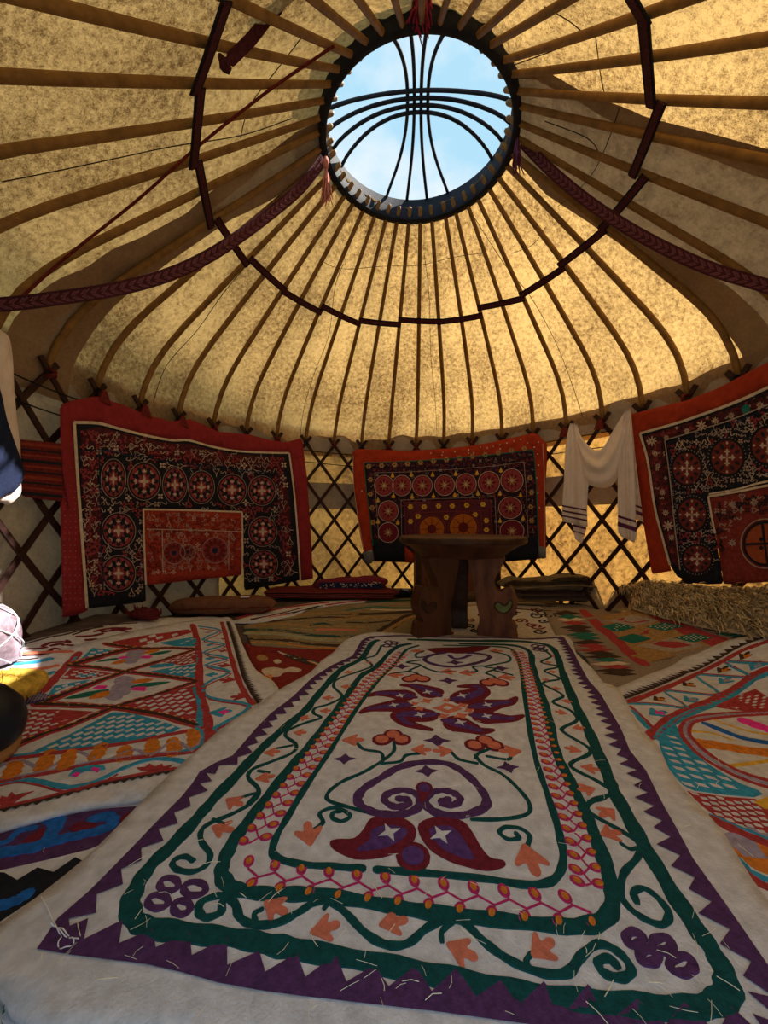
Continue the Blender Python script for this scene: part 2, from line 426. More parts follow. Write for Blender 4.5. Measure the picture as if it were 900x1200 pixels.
# ------------------------------------------------------------------ lattice
lat = thing('lattice_wall', 'crossed dark wooden slats forming the folding lattice wall', 'lattice', (WC[0], WC[1], 0))
latc = lat
KAP = DTH/.46; ZC = 1.80
def slatmesh(sgn, r):
    P = []; N = 22
    for i in range(N+1):
        z = .01+(ZC+.085-.01)*i/N; th = sgn*KAP*(z-ZC)
        P.append(Vector((r*sin(th), r*cos(th), z)))
    return mesh('slat', MB().band(P, lambda i: Vector((P[i].x, P[i].y, 0)), .036, .014))
ms = {1: slatmesh(1, WR-.010), -1: slatmesh(-1, WR-.026)}
for q in ms.values(): q.materials.append(M_SLAT)
def angin(a):
    a = a % (2*PI); return DOOR[0]-.02 < a < DOOR[1]+.02
for sgn in (1, -1):
    for k in range(NR):
        th = TH0+k*DTH
        lo = th-sgn*KAP*ZC
        if angin(th) or angin(lo) or angin((th+lo)/2): continue
        o = bpy.data.objects.new('slat', ms[sgn]); C.objects.link(o); o.parent = lat; o.rotation_euler = (0, 0, -th); o.matrix_parent_inverse = Matrix.Diagonal((1, EY, 1, 1))
# two thin cords strung round the lattice
for zc, jit in ((1.56, .012), (1.70, .008)):
    P = [cyl(t, WR-.04, zc+jit*sin(t*9)) for t in [DOOR[1]-2*PI+(DOOR[0]-DOOR[1]+2*PI)*i/140 for i in range(141)]]
    ob('cord', MB().tube(P, .005, 5), STRAPB, lat)

# ------------------------------------------------------------------ crown ring
ring = thing('crown_ring', 'dark round wooden crown ring with arched crossbars open to the sky', 'crown ring', (RC[0], RC[1], RZ))
rm = MB(); rm.lathe((RC[0], RC[1], RZ), [(RR-.03, -.05), (RR-.022, -.06), (RR+.02, -.06), (RR+.025, .06), (RR+.01, .12), (RR-.025, .12), (RR-.03, -.05)], 72)
ob('rim', rm, M_RING, ring, True)
for ax in (0, 1):
    for d in (-1.5, -.5, .5, 1.5):
        P = []
        for i in range(25):
            t = -1+2*i/24; e = d*.175 if ax else d*.135+.075; half = math.sqrt((RR-.015)**2-e*e)
            off = (d*.047)+(e-d*.047)*(t*t*abs(t)**.3); hgt = .10+.20*(1-t*t)**.8+(.012 if ax else -.004)
            a, b = t*half, off
            rot = -.045 if ax == 0 else -.075
            X, Y = (a, b) if ax == 0 else (b, a)
            X, Y = X*cos(rot)-Y*sin(rot), X*sin(rot)+Y*cos(rot)
            P.append((RC[0]+X, RC[1]+Y+(.02*(1-t*t) if ax == 0 else 0), RZ+hgt))
        ob('crossbar', MB().tube(P, .0125, 8), M_RING, ring, True)

# ------------------------------------------------------------------ roof poles
rnd = random.Random(3); POLES = []
for k in range(NR):
    th = TH0+k*DTH; dth = rnd.uniform(-.012, .012); P = []; rad = []
    for i in range(31):
        s = i/30; P.append(roofpt(th+dth*s, s, 0)); rad.append(.0165+.0055*min(1, (1-s)*1.6) if s > .02 else .017)
    e = (P[-1]-P[-2]).normalized(); P.append(P[-1]+e*.012); rad.append(.010)
    po = ob('roof_pole', MB().tube(P, rad, 8), M_POLE, None, True)
    POLES.append((po, cyl(th, WR-.03, ZC), P[20]))
    mb = MB(); c = cyl(th, WR-.03, ZC)
    for q in range(4):
        a = rnd.uniform(.4, 2.7)
        pts = [c+Vector((cos(th)*.034*cos(u)*cos(a)*1.0-sin(th)*.03*sin(u), -sin(th)*.034*cos(u)*cos(a)-cos(th)*.03*sin(u), .034*cos(u)*sin(a))) for u in [2*PI*i/12 for i in range(13)]]
        mb.tube(pts, .0075, 5)
    ob('lashing', mb, STRAPB if k % 2 else DARKRED, po, True)
    if k in (31, 32, 33, 5, 6):
        a = c+Vector((0, 0, .02)); inw = Vector((-sin(th), -cos(th), 0)); tg = Vector((cos(th), -sin(th), 0))
        v0 = [a+inw*.045-tg*.012, a+inw*.045+tg*.022, a+inw*.06+tg*.05-Vector((0, 0, .10)), a+inw*.05-tg*.045-Vector((0, 0, .085))]
        v1 = [p-inw*.02 for p in v0]
        ob('tie_cloth', MB().add(v0+v1, [(0, 1, 2, 3), (7, 6, 5, 4), (0, 4, 5, 1), (1, 5, 6, 2), (2, 6, 7, 3), (3, 7, 4, 0)]), DARKRED, po)

ORD = ['first', 'second', 'third', 'fourth', 'fifth', 'sixth', 'seventh', 'eighth', 'ninth', 'tenth', 'eleventh', 'twelfth']
def px_of(p): return (HX+FPX*p.x/p.y, HY-FPX*(p.z-CAMH)/p.y) if p.y > .05 else (None, None)
reg = {}
for po, foot, mid in POLES:
    fx, fy = px_of(foot); mx, my = px_of(mid)
    vis = fx is not None and 0 < fx < 900
    if vis:
        key = ('left' if fx < 70 else 'lefthang' if fx < 358 else 'gap' if fx < 413 else 'centre' if fx < 645 else 'towel' if fx < 738 else 'right'); v = fx
    elif mx is not None and 0 < mx < 900 and my > 0: key = 'offleft' if mx < 450 else 'offright'; v = my
    else: key = 'front'; v = mid.x
    reg.setdefault(key, []).append((v, po))
TXT = {'left': 'roof pole with its foot beside the navy garment, {} from the left', 'lefthang': 'roof pole with its foot above the left red-bordered hanging, {} from the left', 'gap': 'roof pole ending between the left and centre hangings, {} from the left',
       'centre': 'roof pole with its foot above the centre hanging, {} from the left', 'towel': 'roof pole with its foot above the white towel, {} from the left', 'right': 'roof pole with its foot above the right hanging, {} from the left',
       'offleft': 'roof pole running off the upper left picture edge, {} from the top', 'offright': 'roof pole running off the upper right picture edge, {} from the top', 'front': 'roof pole at the near side of the crown ring, {} from the left'}
for key, L in reg.items():
    for i, (v, po) in enumerate(sorted(L, key=lambda q: q[0])): tag(po, TXT[key].format(ORD[min(i, 11)]), 'roof pole', 'roof poles')

# ------------------------------------------------------------------ woven strap laced under the poles
def s_of_r(r):
    for i in range(200):
        if PTAB[i][0] <= r: return i/200
    return 1
strap = thing('pole_strap', 'narrow dark woven strap laced in steps around the roof poles', 'strap', (WC[0], WC[1], 2.8))
def strapseg(A, B, wd):
    P = [A.lerp(B, i/6)+Vector((0, 0, -.006*sin(PI*i/6))) for i in range(7)]
    nr = lambda i: (P[i]-Vector((WC[0], WC[1], 1.4)))
    s1 = ob('strap_segment', MB().band(P, nr, wd, .006), STRAPB, strap)
    ob('woven_stripe', MB().band([p-nr(0).normalized()*.004 for p in P], nr, wd*.62, .004), STRAP, s1)
k = -17
pend = None
while k < 22:
    a, b = TH0+k*DTH, TH0+(k+2)*DTH
    if not (cos((a+b)/2) < -.88):
        ra = 1.335+.02*sin(k*1.7); rb = 1.365+.02*sin(k*2.3)
        A = roofpt(a-.012, s_of_r(ra), -.03); B = roofpt(b+.012, s_of_r(rb), -.03)
        strapseg(A, B, .055)
    k += 2
# loose strap end tied beside the steps, upper left
lp = [at(x, y, Y) for x, y, Y in cr([(372, -30, 1.72), (330, 5, 1.76), (313, 22, 1.80), (295, 45, 1.78), (272, 68, 1.76), (264, 75, 1.75), (262, 83, 1.75)], 6)]
ob('strap_tail', MB().band(lp, lambda i: Vector((.15, -.5, -.8)), lambda i: .045 if 6 < i < 26 else .03, .006), STRAP, strap)
ob('strap_knot', MB().tube([at(258, 66, 1.76), at(263, 76, 1.74), at(270, 84, 1.76)], [.012, .026, .014], 8), STRAP, strap, True)

# wide patterned bands from the ring to the walls
def wideband(label, pix, wd):
    pts = cr(pix, 8); P = [at(x, y, Y) for x, y, Y in pts]
    t = thing('patterned_band', label, 'band', P[-1])
    face = lambda i: (Vector((0, 0, CAMH))-P[i])*.75+Vector((0, 0, -.4))
    b = ob('band_cloth', MB().band(P, face, wd, .006), STRAP, t)
    L = [0]
    for a, c in zip(P, P[1:]): L.append(L[-1]+(c-a).length)
    ob('band_edge', MB().band([p+face(0).normalized()*.0045 for p in P], face, wd*.9, .002), mat('band_red', (.055, .014, .018), .95), b)
    # zigzag hooks
    mb = MB(); n = int(L[-1]/.045)
    def pos(d, v):
        for i in range(len(P)-1):
            if L[i+1] >= d:
                q = (d-L[i])/(L[i+1]-L[i]+1e-9); p = P[i].lerp(P[i+1], q); tt = (P[i+1]-P[i]).normalized(); nn = face(i).normalized()
                return p+tt.cross(nn).normalized()*v*wd*.36+nn*.007, nn
        return P[-1], face(-1).normalized()
    for j in range(n):
        for sg in (1, -1):
            d0 = (j+.15)*.045
            path = [pos(d0, sg*.95), pos(d0+.03, sg*.15), pos(d0+.045, sg*.15), pos(d0+.025, sg*.75), pos(d0+.012, sg*.75)]
            mb.band([q[0] for q in path], lambda i: path[i][1], .0065, .002)
    ob('hook_pattern', mb, STRAPL, b, kind='stuff')
    return t
wideband('wide maroon patterned band sagging from crown ring to left wall', [(379, 186, 2.58), (365, 205, 2.52), (345, 227, 2.45), (300, 263, 2.32), (250, 297, 2.2), (200, 321, 2.1), (140, 338, 2.02), (70, 349, 1.94), (0, 357, 1.88), (-70, 357, 1.78)], .062)
wideband('wide maroon patterned band running from crown ring down to right wall', [(612, 166, 2.66), (650, 204, 2.55), (700, 244, 2.43), (760, 281, 2.3), (830, 314, 2.17), (900, 336, 2.05), (990, 368, 1.86)], .062)
# tassels on the ring
def tassel(label, px, py, Y, L, m, wd, n=22):
    base = at(px, py, Y); t = thing('tassel', label, 'tassel', base)
    ob('tassel_knot', MB().tube([base+Vector((0, 0, .03)), base, base-Vector((0, 0, .04))], [.012, .028*wd, .018*wd], 8), m, t, True)
    mb = MB(); rr = random.Random(int(px))
    for i in range(n):
        a = rr.uniform(0, 2*PI); q = rr.uniform(.2, 1)*.05*wd; l = L*rr.uniform(.7, 1.05)
        P = [base-Vector((0, 0, .03)), base+Vector((cos(a)*q*.6, sin(a)*q*.6, -.03-l*.4)), base+Vector((cos(a)*q*.8+rr.uniform(-.01, .01), sin(a)*q*.8, -.03-l*.75)), base+Vector((cos(a)*q+rr.uniform(-.02, .02), sin(a)*q, -.03-l))]
        mb.tube(P, [.007, .006, .005, .003], 5)
    ob('fringe', mb, m, t, True, kind='stuff')
tassel('pink and cream yarn tassel hanging at left edge of crown ring', 382, 190, 2.55, .24, TASPINK, .8)
tassel('dusky purple yarn tassel hanging at right edge of crown ring', 606, 152, 2.62, .26, TASPUR, .85)
tassel('dark red yarn tassel hanging from near edge of crown ring', 494, -22, 1.98, .2, TASRED, 1.5, 34)
# cord running across the left roof
pp = [roofpt(*roofhit(x, y, -.02), -.026) for x, y in cr([(392, 50), (330, 92), (290, 122), (230, 170), (160, 232), (75, 300), (8, 362)], 6)]
ob('guy_rope', MB().tube(pp, .0075, 6), DARKRED, None, True, label='thin dark red cord stretched across the roof poles on the left', cat='rope')

# ================================================================== rugs
def to_floor(top):
    return lambda p, d: (p[0], p[1], Hf(p[0], p[1])+top-d)
def rug(name, label, pix, top, m, thick=.009, cat='rug', grid=.05, sm=3, group=None):
    out = flx(cr(pix, sm, True) if sm > 1 and all(len(p) == 2 for p in pix) else pix, top)
    cx = sum(p[0] for p in out)/len(out); cy = sum(p[1] for p in out)/len(out)
    t = thing(name, label, cat, (cx, cy, 0), group)
    ob('felt_base', sheet(out, to_floor(top), grid, thick, back=True, edge=.04), m, t, True)
    t['top'] = top; del t['top']
    TOPS[t.name] = top
    return t
TOPS = {}
IN = .0022     # inlay stands this proud of the felt
def stroke2(P, wd, top, h=IN, caps=True):
    """flat felt strip along a floor path; wd number or list"""
    n = len(P); W = list(wd) if isinstance(wd, (list, tuple)) else [wd]*n
    P = [Vector(p) for p in P]
    if caps and n > 1:
        a = (P[0]-P[1]).normalized(); b = (P[-1]-P[-2]).normalized(); w0, w1 = W[0], W[-1]
        P = [P[0]+a*w0*.45, P[0]+a*w0*.28]+P+[P[-1]+b*w1*.28, P[-1]+b*w1*.45]; W = [w0*.35, w0*.8]+W+[w1*.8, w1*.35]
    n = len(P); vv = []; ff = []
    for i, p in enumerate(P):
        t = P[min(i+1, n-1)]-P[max(i-1, 0)]; t = t.normalized() if t.length > 1e-9 else Vector((1, 0))
        nn = Vector((-t.y, t.x)); e = min(.0025, W[i]*.12)
        for o, z in ((W[i]/2, -.001), (W[i]/2-e, h), (-W[i]/2+e, h), (-W[i]/2, -.001)):
            q = p+nn*o; vv.append((q.x, q.y, Hf(q.x, q.y)+top+z))
    for i in range(n-1):
        for k in range(3): ff.append((i*4+k, i*4+k+1, (i+1)*4+k+1, (i+1)*4+k))
    return MB().add(vv, ff)
def stroke(par, name, pix, wd, m, h=IN, n=6, caps=True, taper=None):
    top = TOPS[par.name] if par.name in TOPS else TOPS[par.parent.name]
    P = flx(cr(pix, n), top); L = len(P)
    if taper: wd = [wd*(taper[0]+(taper[1]-taper[0])*i/(L-1)) for i in range(L)]
    else: wd = [wd*(1+.10*sin(i*1.3+pix[0][0])+.06*sin(i*.45)) for i in range(L)]
    return ob(name, stroke2(P, wd, top, h, caps), m, par)
def poly2(P, top, h=IN):
    if area2(P) < 0: P = P[::-1]
    n = len(P); mb = MB()
    if max(max(p[0] for p in P)-min(p[0] for p in P), max(p[1] for p in P)-min(p[1] for p in P)) > .3: return sheet(P, to_floor(top+h), .05, h+.001, False, .04)
    V = [(x, y, Hf(x, y)+top+h) for x, y in P]
    tri = tessellate_polygon([[Vector(v) for v in V]])
    def up(t):
        a, b, c = [Vector(V[i]) for i in t]; return (b-a).cross(c-a).z > 0
    mb.add(V+[(x, y, Hf(x, y)+top-.001) for x, y in P], [tuple(t) if up(t) else tuple(reversed(t)) for t in tri]+[(i, n+i, n+(i+1) % n, (i+1) % n) for i in range(n)])
    return mb
def poly(par, name, pix, m, h=IN, n=1):
    top = TOPS[par.name] if par.name in TOPS else TOPS[par.parent.name]
    return ob(name, poly2(flx(cr(pix, n, True) if n > 1 else pix, top), top, h), m, par)
def shape_at(par, name, px, py, pts, scale, rot, m, h=IN):
    """small felt shape given in metres around a floor point"""
    top = TOPS[par.name] if par.name in TOPS else TOPS[par.parent.name]
    X, Y = fl(px, py, top)
    P = [(X+scale*(a*cos(rot)-b*sin(rot)), Y+scale*(a*sin(rot)+b*cos(rot))) for a, b in pts]
    return ob(name, poly2(P, top, h), m, par)
TULIP = cr([(-.45, 0), (-.2, -.2), (.1, -.42), (.22, -.38), (.14, -.15), (.40, -.13), (.52, 0), (.40, .13), (.14, .15), (.22, .38), (.1, .42), (-.2, .2)], 3, True)
DIAM = cr([(-.5, 0), (-.2, .12), (0, .4), (.2, .12), (.5, 0), (.2, -.12), (0, -.4), (-.2, -.12)], 1, True)
STAR = [(.5*(1 if k % 2 == 0 else .36)*cos(PI*k/4), .5*(1 if k % 2 == 0 else .36)*sin(PI*k/4)) for k in range(8)]
OVAL = [(.5*cos(2*PI*k/14), .5*sin(2*PI*k/14)) for k in range(14)]
rr = random.Random(11)

# ------------------------------------------------------------------ dark blue rug lying under, near left
r = rug('felt_rug', 'blue, purple and black felt rug half hidden at the near left', [('w', -1.62, 1.25), ('w', -1.0, 1.36), ('w', -.62, 1.20), ('w', -.55, .95), ('w', -.62, .60), ('w', -1.15, .62), ('w', -1.7, .75)], .010, WHITE, sm=1)
k2 = lambda pts: crop(0, 920, .2667, pts)
poly(r, 'purple_panel', k2([(-260, 270), (0, 205), (200, 150), (450, 105), (650, 90), (700, 90), (560, 185), (440, 270), (200, 330), (0, 375), (-240, 430)]), PURPLE, .0012)
stroke(r, 'blue_scroll', k2([(-120, 330), (0, 302), (90, 285), (190, 262), (225, 215), (250, 170), (225, 150)]), .042, BLUE, .003)
stroke(r, 'blue_scroll', k2([(-60, 270), (20, 255), (55, 230), (80, 205), (150, 190)]), .022, BLUE, .003)
stroke(r, 'blue_scroll', k2([(215, 255), (290, 235), (380, 215), (470, 190), (500, 160), (470, 140), (410, 150)]), .036, BLUE, .003)
poly(r, 'maroon_leaf', k2([(80, 265), (130, 225), (190, 190), (205, 205), (180, 240), (130, 265)]), MAROON, .0026)
poly(r, 'maroon_leaf', k2([(300, 195), (340, 165), (410, 165), (430, 185), (390, 205), (330, 210)]), MAROON, .0026)
poly(r, 'maroon_leaf', k2([(510, 155), (570, 120), (640, 105), (600, 140), (545, 165)]), MAROON, .0026)
poly(r, 'black_stepped_panel', k2([(-200, 420), (-100, 380), (20, 388), (75, 420), (165, 365), (235, 385), (330, 320), (378, 342), (290, 410), (150, 500), (60, 560), (-60, 640), (-260, 600)]), BLACK)
stroke(r, 'blue_scroll', k2([(-60, 555), (20, 530), (70, 512), (105, 492)]), .036, BLUE, .003)

# ------------------------------------------------------------------ rug against the left wall
r = rug('felt_rug', 'white felt rug with maroon scrolls against the left wall', [(-60, 800), (-30, 772), (15, 757), (50, 747), (94, 738), (151, 729), (235, 722), (262, 726), (262, 740), (150, 775), (30, 830), (-40, 850)], .012, WHITE)
kc = lambda pts: crop(0, 680, .1333, pts)
stroke(r, 'maroon_line', kc([(60, 640), (200, 570), (420, 505), (560, 480), (720, 440), (900, 410)]), .016, BROWN)
stroke(r, 'maroon_line', kc([(80, 700), (330, 690), (520, 650), (700, 590), (860, 540), (1000, 500)]), .014, MAROON)
stroke(r, 'maroon_line', kc([(640, 480), (760, 440), (900, 400), (1050, 385), (1200, 375)]), .012, BROWN)
for q in ([(320, 655), (420, 630), (480, 600), (590, 615), (650, 580), (600, 570)], [(370, 580), (440, 550), (540, 540), (610, 545), (590, 530)], [(450, 575), (530, 560), (560, 570)], [(230, 605), (330, 600), (400, 590)],
          [(680, 495), (800, 490), (900, 470)], [(760, 525), (840, 520)], [(830, 450), (960, 425), (1100, 420)], [(900, 455), (1000, 440), (1150, 425)], [(980, 425), (1060, 440), (1160, 460)]):
    stroke(r, 'scroll', kc(q), .024, MAROON)

# ------------------------------------------------------------------ big left rug with diamonds
kl = lambda pts: crop(0, 700, .3333, pts)
r = rug('felt_rug', 'white felt rug with turquoise and red diamond lattice on the left', [(-60, 830), (-20, 797), (0, 784), (40, 772), (85, 757), (130, 745), (200, 731), (255, 724), (272, 726), (284, 755), (300, 785), (326, 806), (318, 850), (260, 905), (175, 935), (100, 946), (0, 972), (-70, 992), (-150, 985), (-120, 900)], .022, WHITE, .012)
LEFTRUG = r
def lattice_patch(par, pixpoly, m, nu, nv, du=(1, 0), spot=.72):
    nu = max(3, round(nu*.82)); nv = max(3, round(nv*.85))
    top = TOPS[par.name]; P = flx(pixpoly, top)
    b = ob('lattice_patch', poly2(P, top, .0012), m, par)
    xs = [p[0] for p in P]; ys = [p[1] for p in P]; mb = MB(); a = math.atan2(du[1], du[0])
    c0 = (sum(xs)/len(xs), sum(ys)/len(ys)); R = max(math.dist(c0, p) for p in P)
    for i in range(-nu, nu+1):
        for j in range(-nv, nv+1):
            u = (i+.5*(j % 2))*R/nu; v = j*R/nv*.9
            q = (c0[0]+u*cos(a)-v*sin(a), c0[1]+u*sin(a)+v*cos(a))
            hu, hv = R/nu*.5*spot*1.25, R/nv*.45*spot*1.1
            sh = [(-hu, -hv*.3), (-hu*.2, -hv), (hu, hv*.3), (hu*.2, hv)]
            Q = [(q[0]+x*cos(a)-y*sin(a), q[1]+x*sin(a)+y*cos(a)) for x, y in sh]
            if all(inside(z, P) for z in Q):
                w_ = poly2(Q, top, .0024); mb.add(w_.v, w_.f)
    if mb.v: ob('spots', mb, WHITE, b, kind='stuff')
lattice_patch(r, kl([(400, 402), (480, 412), (580, 440), (640, 462), (560, 492), (420, 512), (300, 528), (110, 545), (250, 480)]), TURQ, 8, 7, (1, .12))
lattice_patch(r, kl([(55, 395), (200, 395), (330, 402), (220, 450), (100, 495), (0, 540), (0, 440)]), RED, 7, 6, (1, .1))
lattice_patch(r, kl([(430, 385), (560, 342), (688, 308), (695, 370), (692, 430), (560, 405)]), RED, 7, 6, (1, .3))
lattice_patch(r, kl([(165, 350), (190, 312), (300, 292), (340, 292), (240, 335)]), TURQ, 6, 4, (1, .3))
lattice_patch(r, kl([(213, 287), (250, 250), (330, 258), (395, 268), (300, 290)]), RED, 6, 3, (1, .1))
lattice_patch(r, kl([(520, 262), (690, 232), (694, 285), (620, 276)]), TURQ, 6, 4, (1, .2))
lattice_patch(r, kl([(570, 228), (690, 192), (692, 228), (640, 240)]), RED, 6, 3, (1, .3))
lattice_patch(r, kl([(272, 228), (325, 178), (420, 188), (360, 212)]), TURQ, 6, 4, (1, .1))
lattice_patch(r, kl([(385, 158), (520, 132), (660, 112), (680, 122), (600, 145), (480, 175)]), RED, 8, 3, (1, .2))
lattice_patch(r, kl([(560, 160), (690, 138), (692, 172), (620, 172)]), TURQ, 6, 3, (1, .1))
for q in ([(0, 548), (130, 490), (250, 450), (400, 388), (560, 340), (688, 297)], [(130, 375), (260, 380), (400, 388), (560, 412), (692, 450)],
          [(130, 377), (280, 320), (440, 262), (560, 225), (692, 182)], [(240, 240), (340, 248), (440, 262), (560, 275), (685, 293)],
          [(245, 240), (330, 214), (420, 190), (490, 178)], [(375, 165), (500, 180), (600, 178), (692, 182)]):
    q = kl(q); a = stroke(r, 'diamond_line', q, .050, RED, .0022)
    stroke(r, 'dark_line', q, .024, BROWN, .0032)
    top = .022; P = resample(flx(cr(q, 4), top), .045); mb = MB()
    for u, v in zip(P[::1], P[1::1]):
        d = (Vector(v)-Vector(u))*.25; c_ = Vector(u)+d+Vector((-d.y, d.x)).normalized()*.013
        w_ = stroke2([c_-d*.6, c_+d*.6], .008, top, .0036, False); mb.add(w_.v, w_.f)
    ob('yellow_stitches', mb, YELLOW, a, kind='stuff')
# flowers in the diamonds
for q, rx, ry in (((440, 297), 40, 20), ((400, 345), 34, 18), ((425, 325), 36, 22), ((480, 193), 34, 12), ((455, 222), 30, 12), ((470, 207), 30, 14)):
    poly(r, 'lilac_petal', kl([(q[0]+rx*cos(a), q[1]+ry*sin(a)) for a in [2*PI*i/14 for i in range(14)]]), GREYV, .002+.0001*rx/40)
for q in ([(225, 357), (300, 335), (380, 324), (370, 335), (300, 352)], [(455, 318), (500, 303), (600, 297), (560, 308), (500, 318)],
          [(335, 228), (380, 217), (425, 213), (400, 222)], [(520, 203), (560, 192), (605, 188), (570, 200)]): poly(r, 'green_leaf', kl(q), GREEN, .002, 2)
for q in ([(312, 358), (335, 340), (385, 330), (375, 350)], [(455, 302), (490, 288), (540, 288), (510, 300)], [(390, 235), (410, 225), (445, 220), (430, 232)], [(500, 198), (530, 185), (565, 183), (540, 195)]): poly(r, 'orange_petal', kl(q), ORANGE, .0023, 2)
for q in ([(325, 322), (345, 311), (378, 311), (370, 322)], [(455, 326), (470, 317), (515, 315), (510, 330)], [(410, 216), (430, 208), (450, 209), (445, 216)], [(492, 214), (505, 206), (538, 206), (525, 215)]): poly(r, 'pink_petal', kl(q), PINK, .0026)
stroke(r, 'turquoise_leaf', kl([(545, 242), (570, 240), (595, 238)]), .06, TURQ); stroke(r, 'turquoise_leaf', kl([(285, 277), (305, 275), (330, 273)]), .035, TURQ)
# border stripes
stroke(r, 'red_stripe', kl([(678, 97), (692, 150), (700, 210), (700, 290), (712, 370), (728, 430), (735, 500), (726, 566)]), .042, RED)
stroke(r, 'turquoise_stripe', kl([(688, 318), (700, 350), (706, 395), (700, 450)]), .034, TURQ); stroke(r, 'turquoise_stripe', kl([(690, 150), (696, 200), (694, 240)]), .02, TURQ)
stroke(r, 'red_stripe', kl([(279, 195), (245, 230), (212, 265), (180, 300), (150, 332)]), .035, RED); stroke(r, 'turquoise_stripe', kl([(268, 212), (240, 243), (205, 280)]), .018, TURQ)
stroke(r, 'red_line', kl([(780, 88), (795, 140), (810, 200), (835, 280), (860, 335), (890, 375)]), .030, RED)
stroke(r, 'red_stripe', kl([(0, 575), (200, 547), (450, 512), (600, 482), (725, 458)]), .026, RED)
stroke(r, 'turquoise_line', kl([(-20, 568), (60, 558), (130, 546)]), .022, TURQ)
stroke(r, 'red_stripe', kl([(-20, 655), (200, 612), (350, 582), (550, 556), (670, 546), (712, 520), (722, 470)]), .022, RED)
stroke(r, 'turquoise_line', kl([(-20, 645), (200, 604), (350, 574), (550, 549), (655, 538), (700, 512), (714, 466)]), .010, GREYV)
stroke(r, 'turquoise_line', kl([(690, 462), (712, 475), (714, 500), (700, 525), (640, 543)]), .018, TURQ)
stroke(r, 'lilac_zigzag', kl([(0, 598), (65, 572), (150, 603), (200, 585), (265, 540), (360, 575), (470, 535), (530, 558), (610, 505), (680, 545)]), .014, GREYV, n=3)
for x, y, hgt in ((48, 602, 34), (160, 575, 36), (237, 570, 34), (345, 545, 26), (437, 548, 22), (535, 526, 26), (612, 526, 30), (683, 492, 30)):
    stroke(r, 'orange_bar', kl([(x-10*(x < 400), y+hgt*.75), (x, y), (x+10*(x < 400)-6*(x > 600), y-hgt*.75)]), .05, ORANGE)
stroke(r, 'turquoise_wave', kl([(-20, 658), (80, 640), (160, 652), (240, 668), (330, 650), (430, 603), (520, 572), (600, 570), (655, 581)]), .022, TURQ)
stroke(r, 'red_line', kl([(-20, 668), (60, 652), (130, 660), (230, 684), (320, 668), (410, 625)]), .008, RED)
poly(r, 'turquoise_flower', kl([(240, 628), (265, 600), (310, 590), (365, 593), (372, 605), (340, 612), (300, 612), (260, 630)]), TURQ); poly(r, 'pink_petal', kl([(250, 628), (265, 618), (283, 618), (270, 632)]), PINK, .003); poly(r, 'pink_petal', kl([(318, 608), (330, 599), (352, 605), (345, 616)]), PINK, .003)
poly(r, 'red_flower', kl([(480, 600), (510, 598), (525, 586), (545, 596), (570, 586), (575, 596), (610, 590), (590, 602), (540, 610), (495, 610)]), RED); poly(r, 'red_flower', kl([(-10, 725), (5, 700), (25, 705), (40, 685), (55, 698), (120, 682), (80, 702), (50, 722), (10, 735)]), RED)
poly(r, 'green_leaf', kl([(50, 698), (80, 690), (110, 685), (70, 705)]), GREEN, .002)
stroke(r, 'red_line', kl([(-30, 748), (150, 707), (350, 652), (500, 622), (612, 603)]), .018, RED)
def sawband(par, name, P, base, tooth, per, m, top, side=1, lean=.5, h=IN):
    """serrated felt band: straight outer edge along floor path P, teeth on one side"""
    P = resample(P, per); mb = MB(); vv = []; ff = []
    for i, p in enumerate(P):
        a = Vector(P[max(i-1, 0)]); b = Vector(P[min(i+1, len(P)-1)]); t = (b-a).normalized(); n = Vector((-t.y, t.x))*side
        pv = Vector(p); nx = Vector(P[min(i+1, len(P)-1)])
        j = 1+.18*sin(i*2.1)
        tip = pv.lerp(nx, lean)+n*(base+tooth*j)
        for q in (pv, pv+n*base, tip): vv.append((q.x, q.y, Hf(q.x, q.y)+top+h))
    for i in range(len(P)-1):
        a, b = i*3, i*3+3
        ff.append((a, b, b+1, a+1) if side > 0 else (a+1, b+1, b, a)); ff.append((a+1, b+1, a+2) if side > 0 else (a+2, b+1, a+1))
    return ob(name, mb.add(vv, ff), m, par)
sawband(r, 'serrated_edge', flx(kl([(795, 86), (812, 140), (828, 200), (852, 285), (880, 340), (905, 378)]), .022), .012, .026, .021, BROWN, .022, 1)
sawband(r, 'serrated_edge', flx(kl([(-30, 752), (150, 712), (350, 657), (500, 627), (612, 608)]), .022), .008, .012, .024, BROWN, .022, -1)
zz = [(700, 102), (775, 116), (712, 148), (790, 166), (714, 194), (800, 214), (722, 238), (808, 262), (720, 305), (735, 352), (878, 380), (790, 440), (750, 466), (822, 478)]
stroke(r, 'turquoise_zigzag', kl(zz), .022, TURQ, n=3); stroke(r, 'red_zigzag', kl([(x+4, y+8) for x, y in zz]), .010, RED, n=3)
for x, y, c_, s_ in ((790, 145, RED, .05), (786, 188, RED, .06), (790, 240, RED, .08), (803, 291, RED, .09), (842, 350, RED, .085), (852, 432, RED, .07), (732, 124, GREYV, .05), (735, 168, TURQ, .05), (737, 215, TURQ, .06), (742, 272, TURQ, .07), (772, 404, TURQ, .10)):
    X = shape_at(r, 'border_flower', *kl([(x, y)])[0], TULIP, s_, PI if c_ is RED else .2, c_)
shape_at(r, 'border_flower', *kl([(785, 405)])[0], TULIP, .05, .2, PINK, .003)
stroke(r, 'turquoise_leaf', kl([(748, 548), (765, 525), (785, 503)]), .035, TURQ)
# strokes in the sunlit far-left corner
for q, m_, w_ in (([(20, 205), (120, 195), (250, 190)], CORAL, .03), ([(60, 235), (120, 228), (180, 215)], TURQ, .03), ([(90, 255), (150, 250), (200, 240)], CORAL, .025), ([(100, 285), (150, 276), (190, 262)], TURQ, .02), ([(0, 240), (60, 222), (130, 215)], BROWN, .012)):
    stroke(r, 'border_stroke', kl(q), w_, m_)

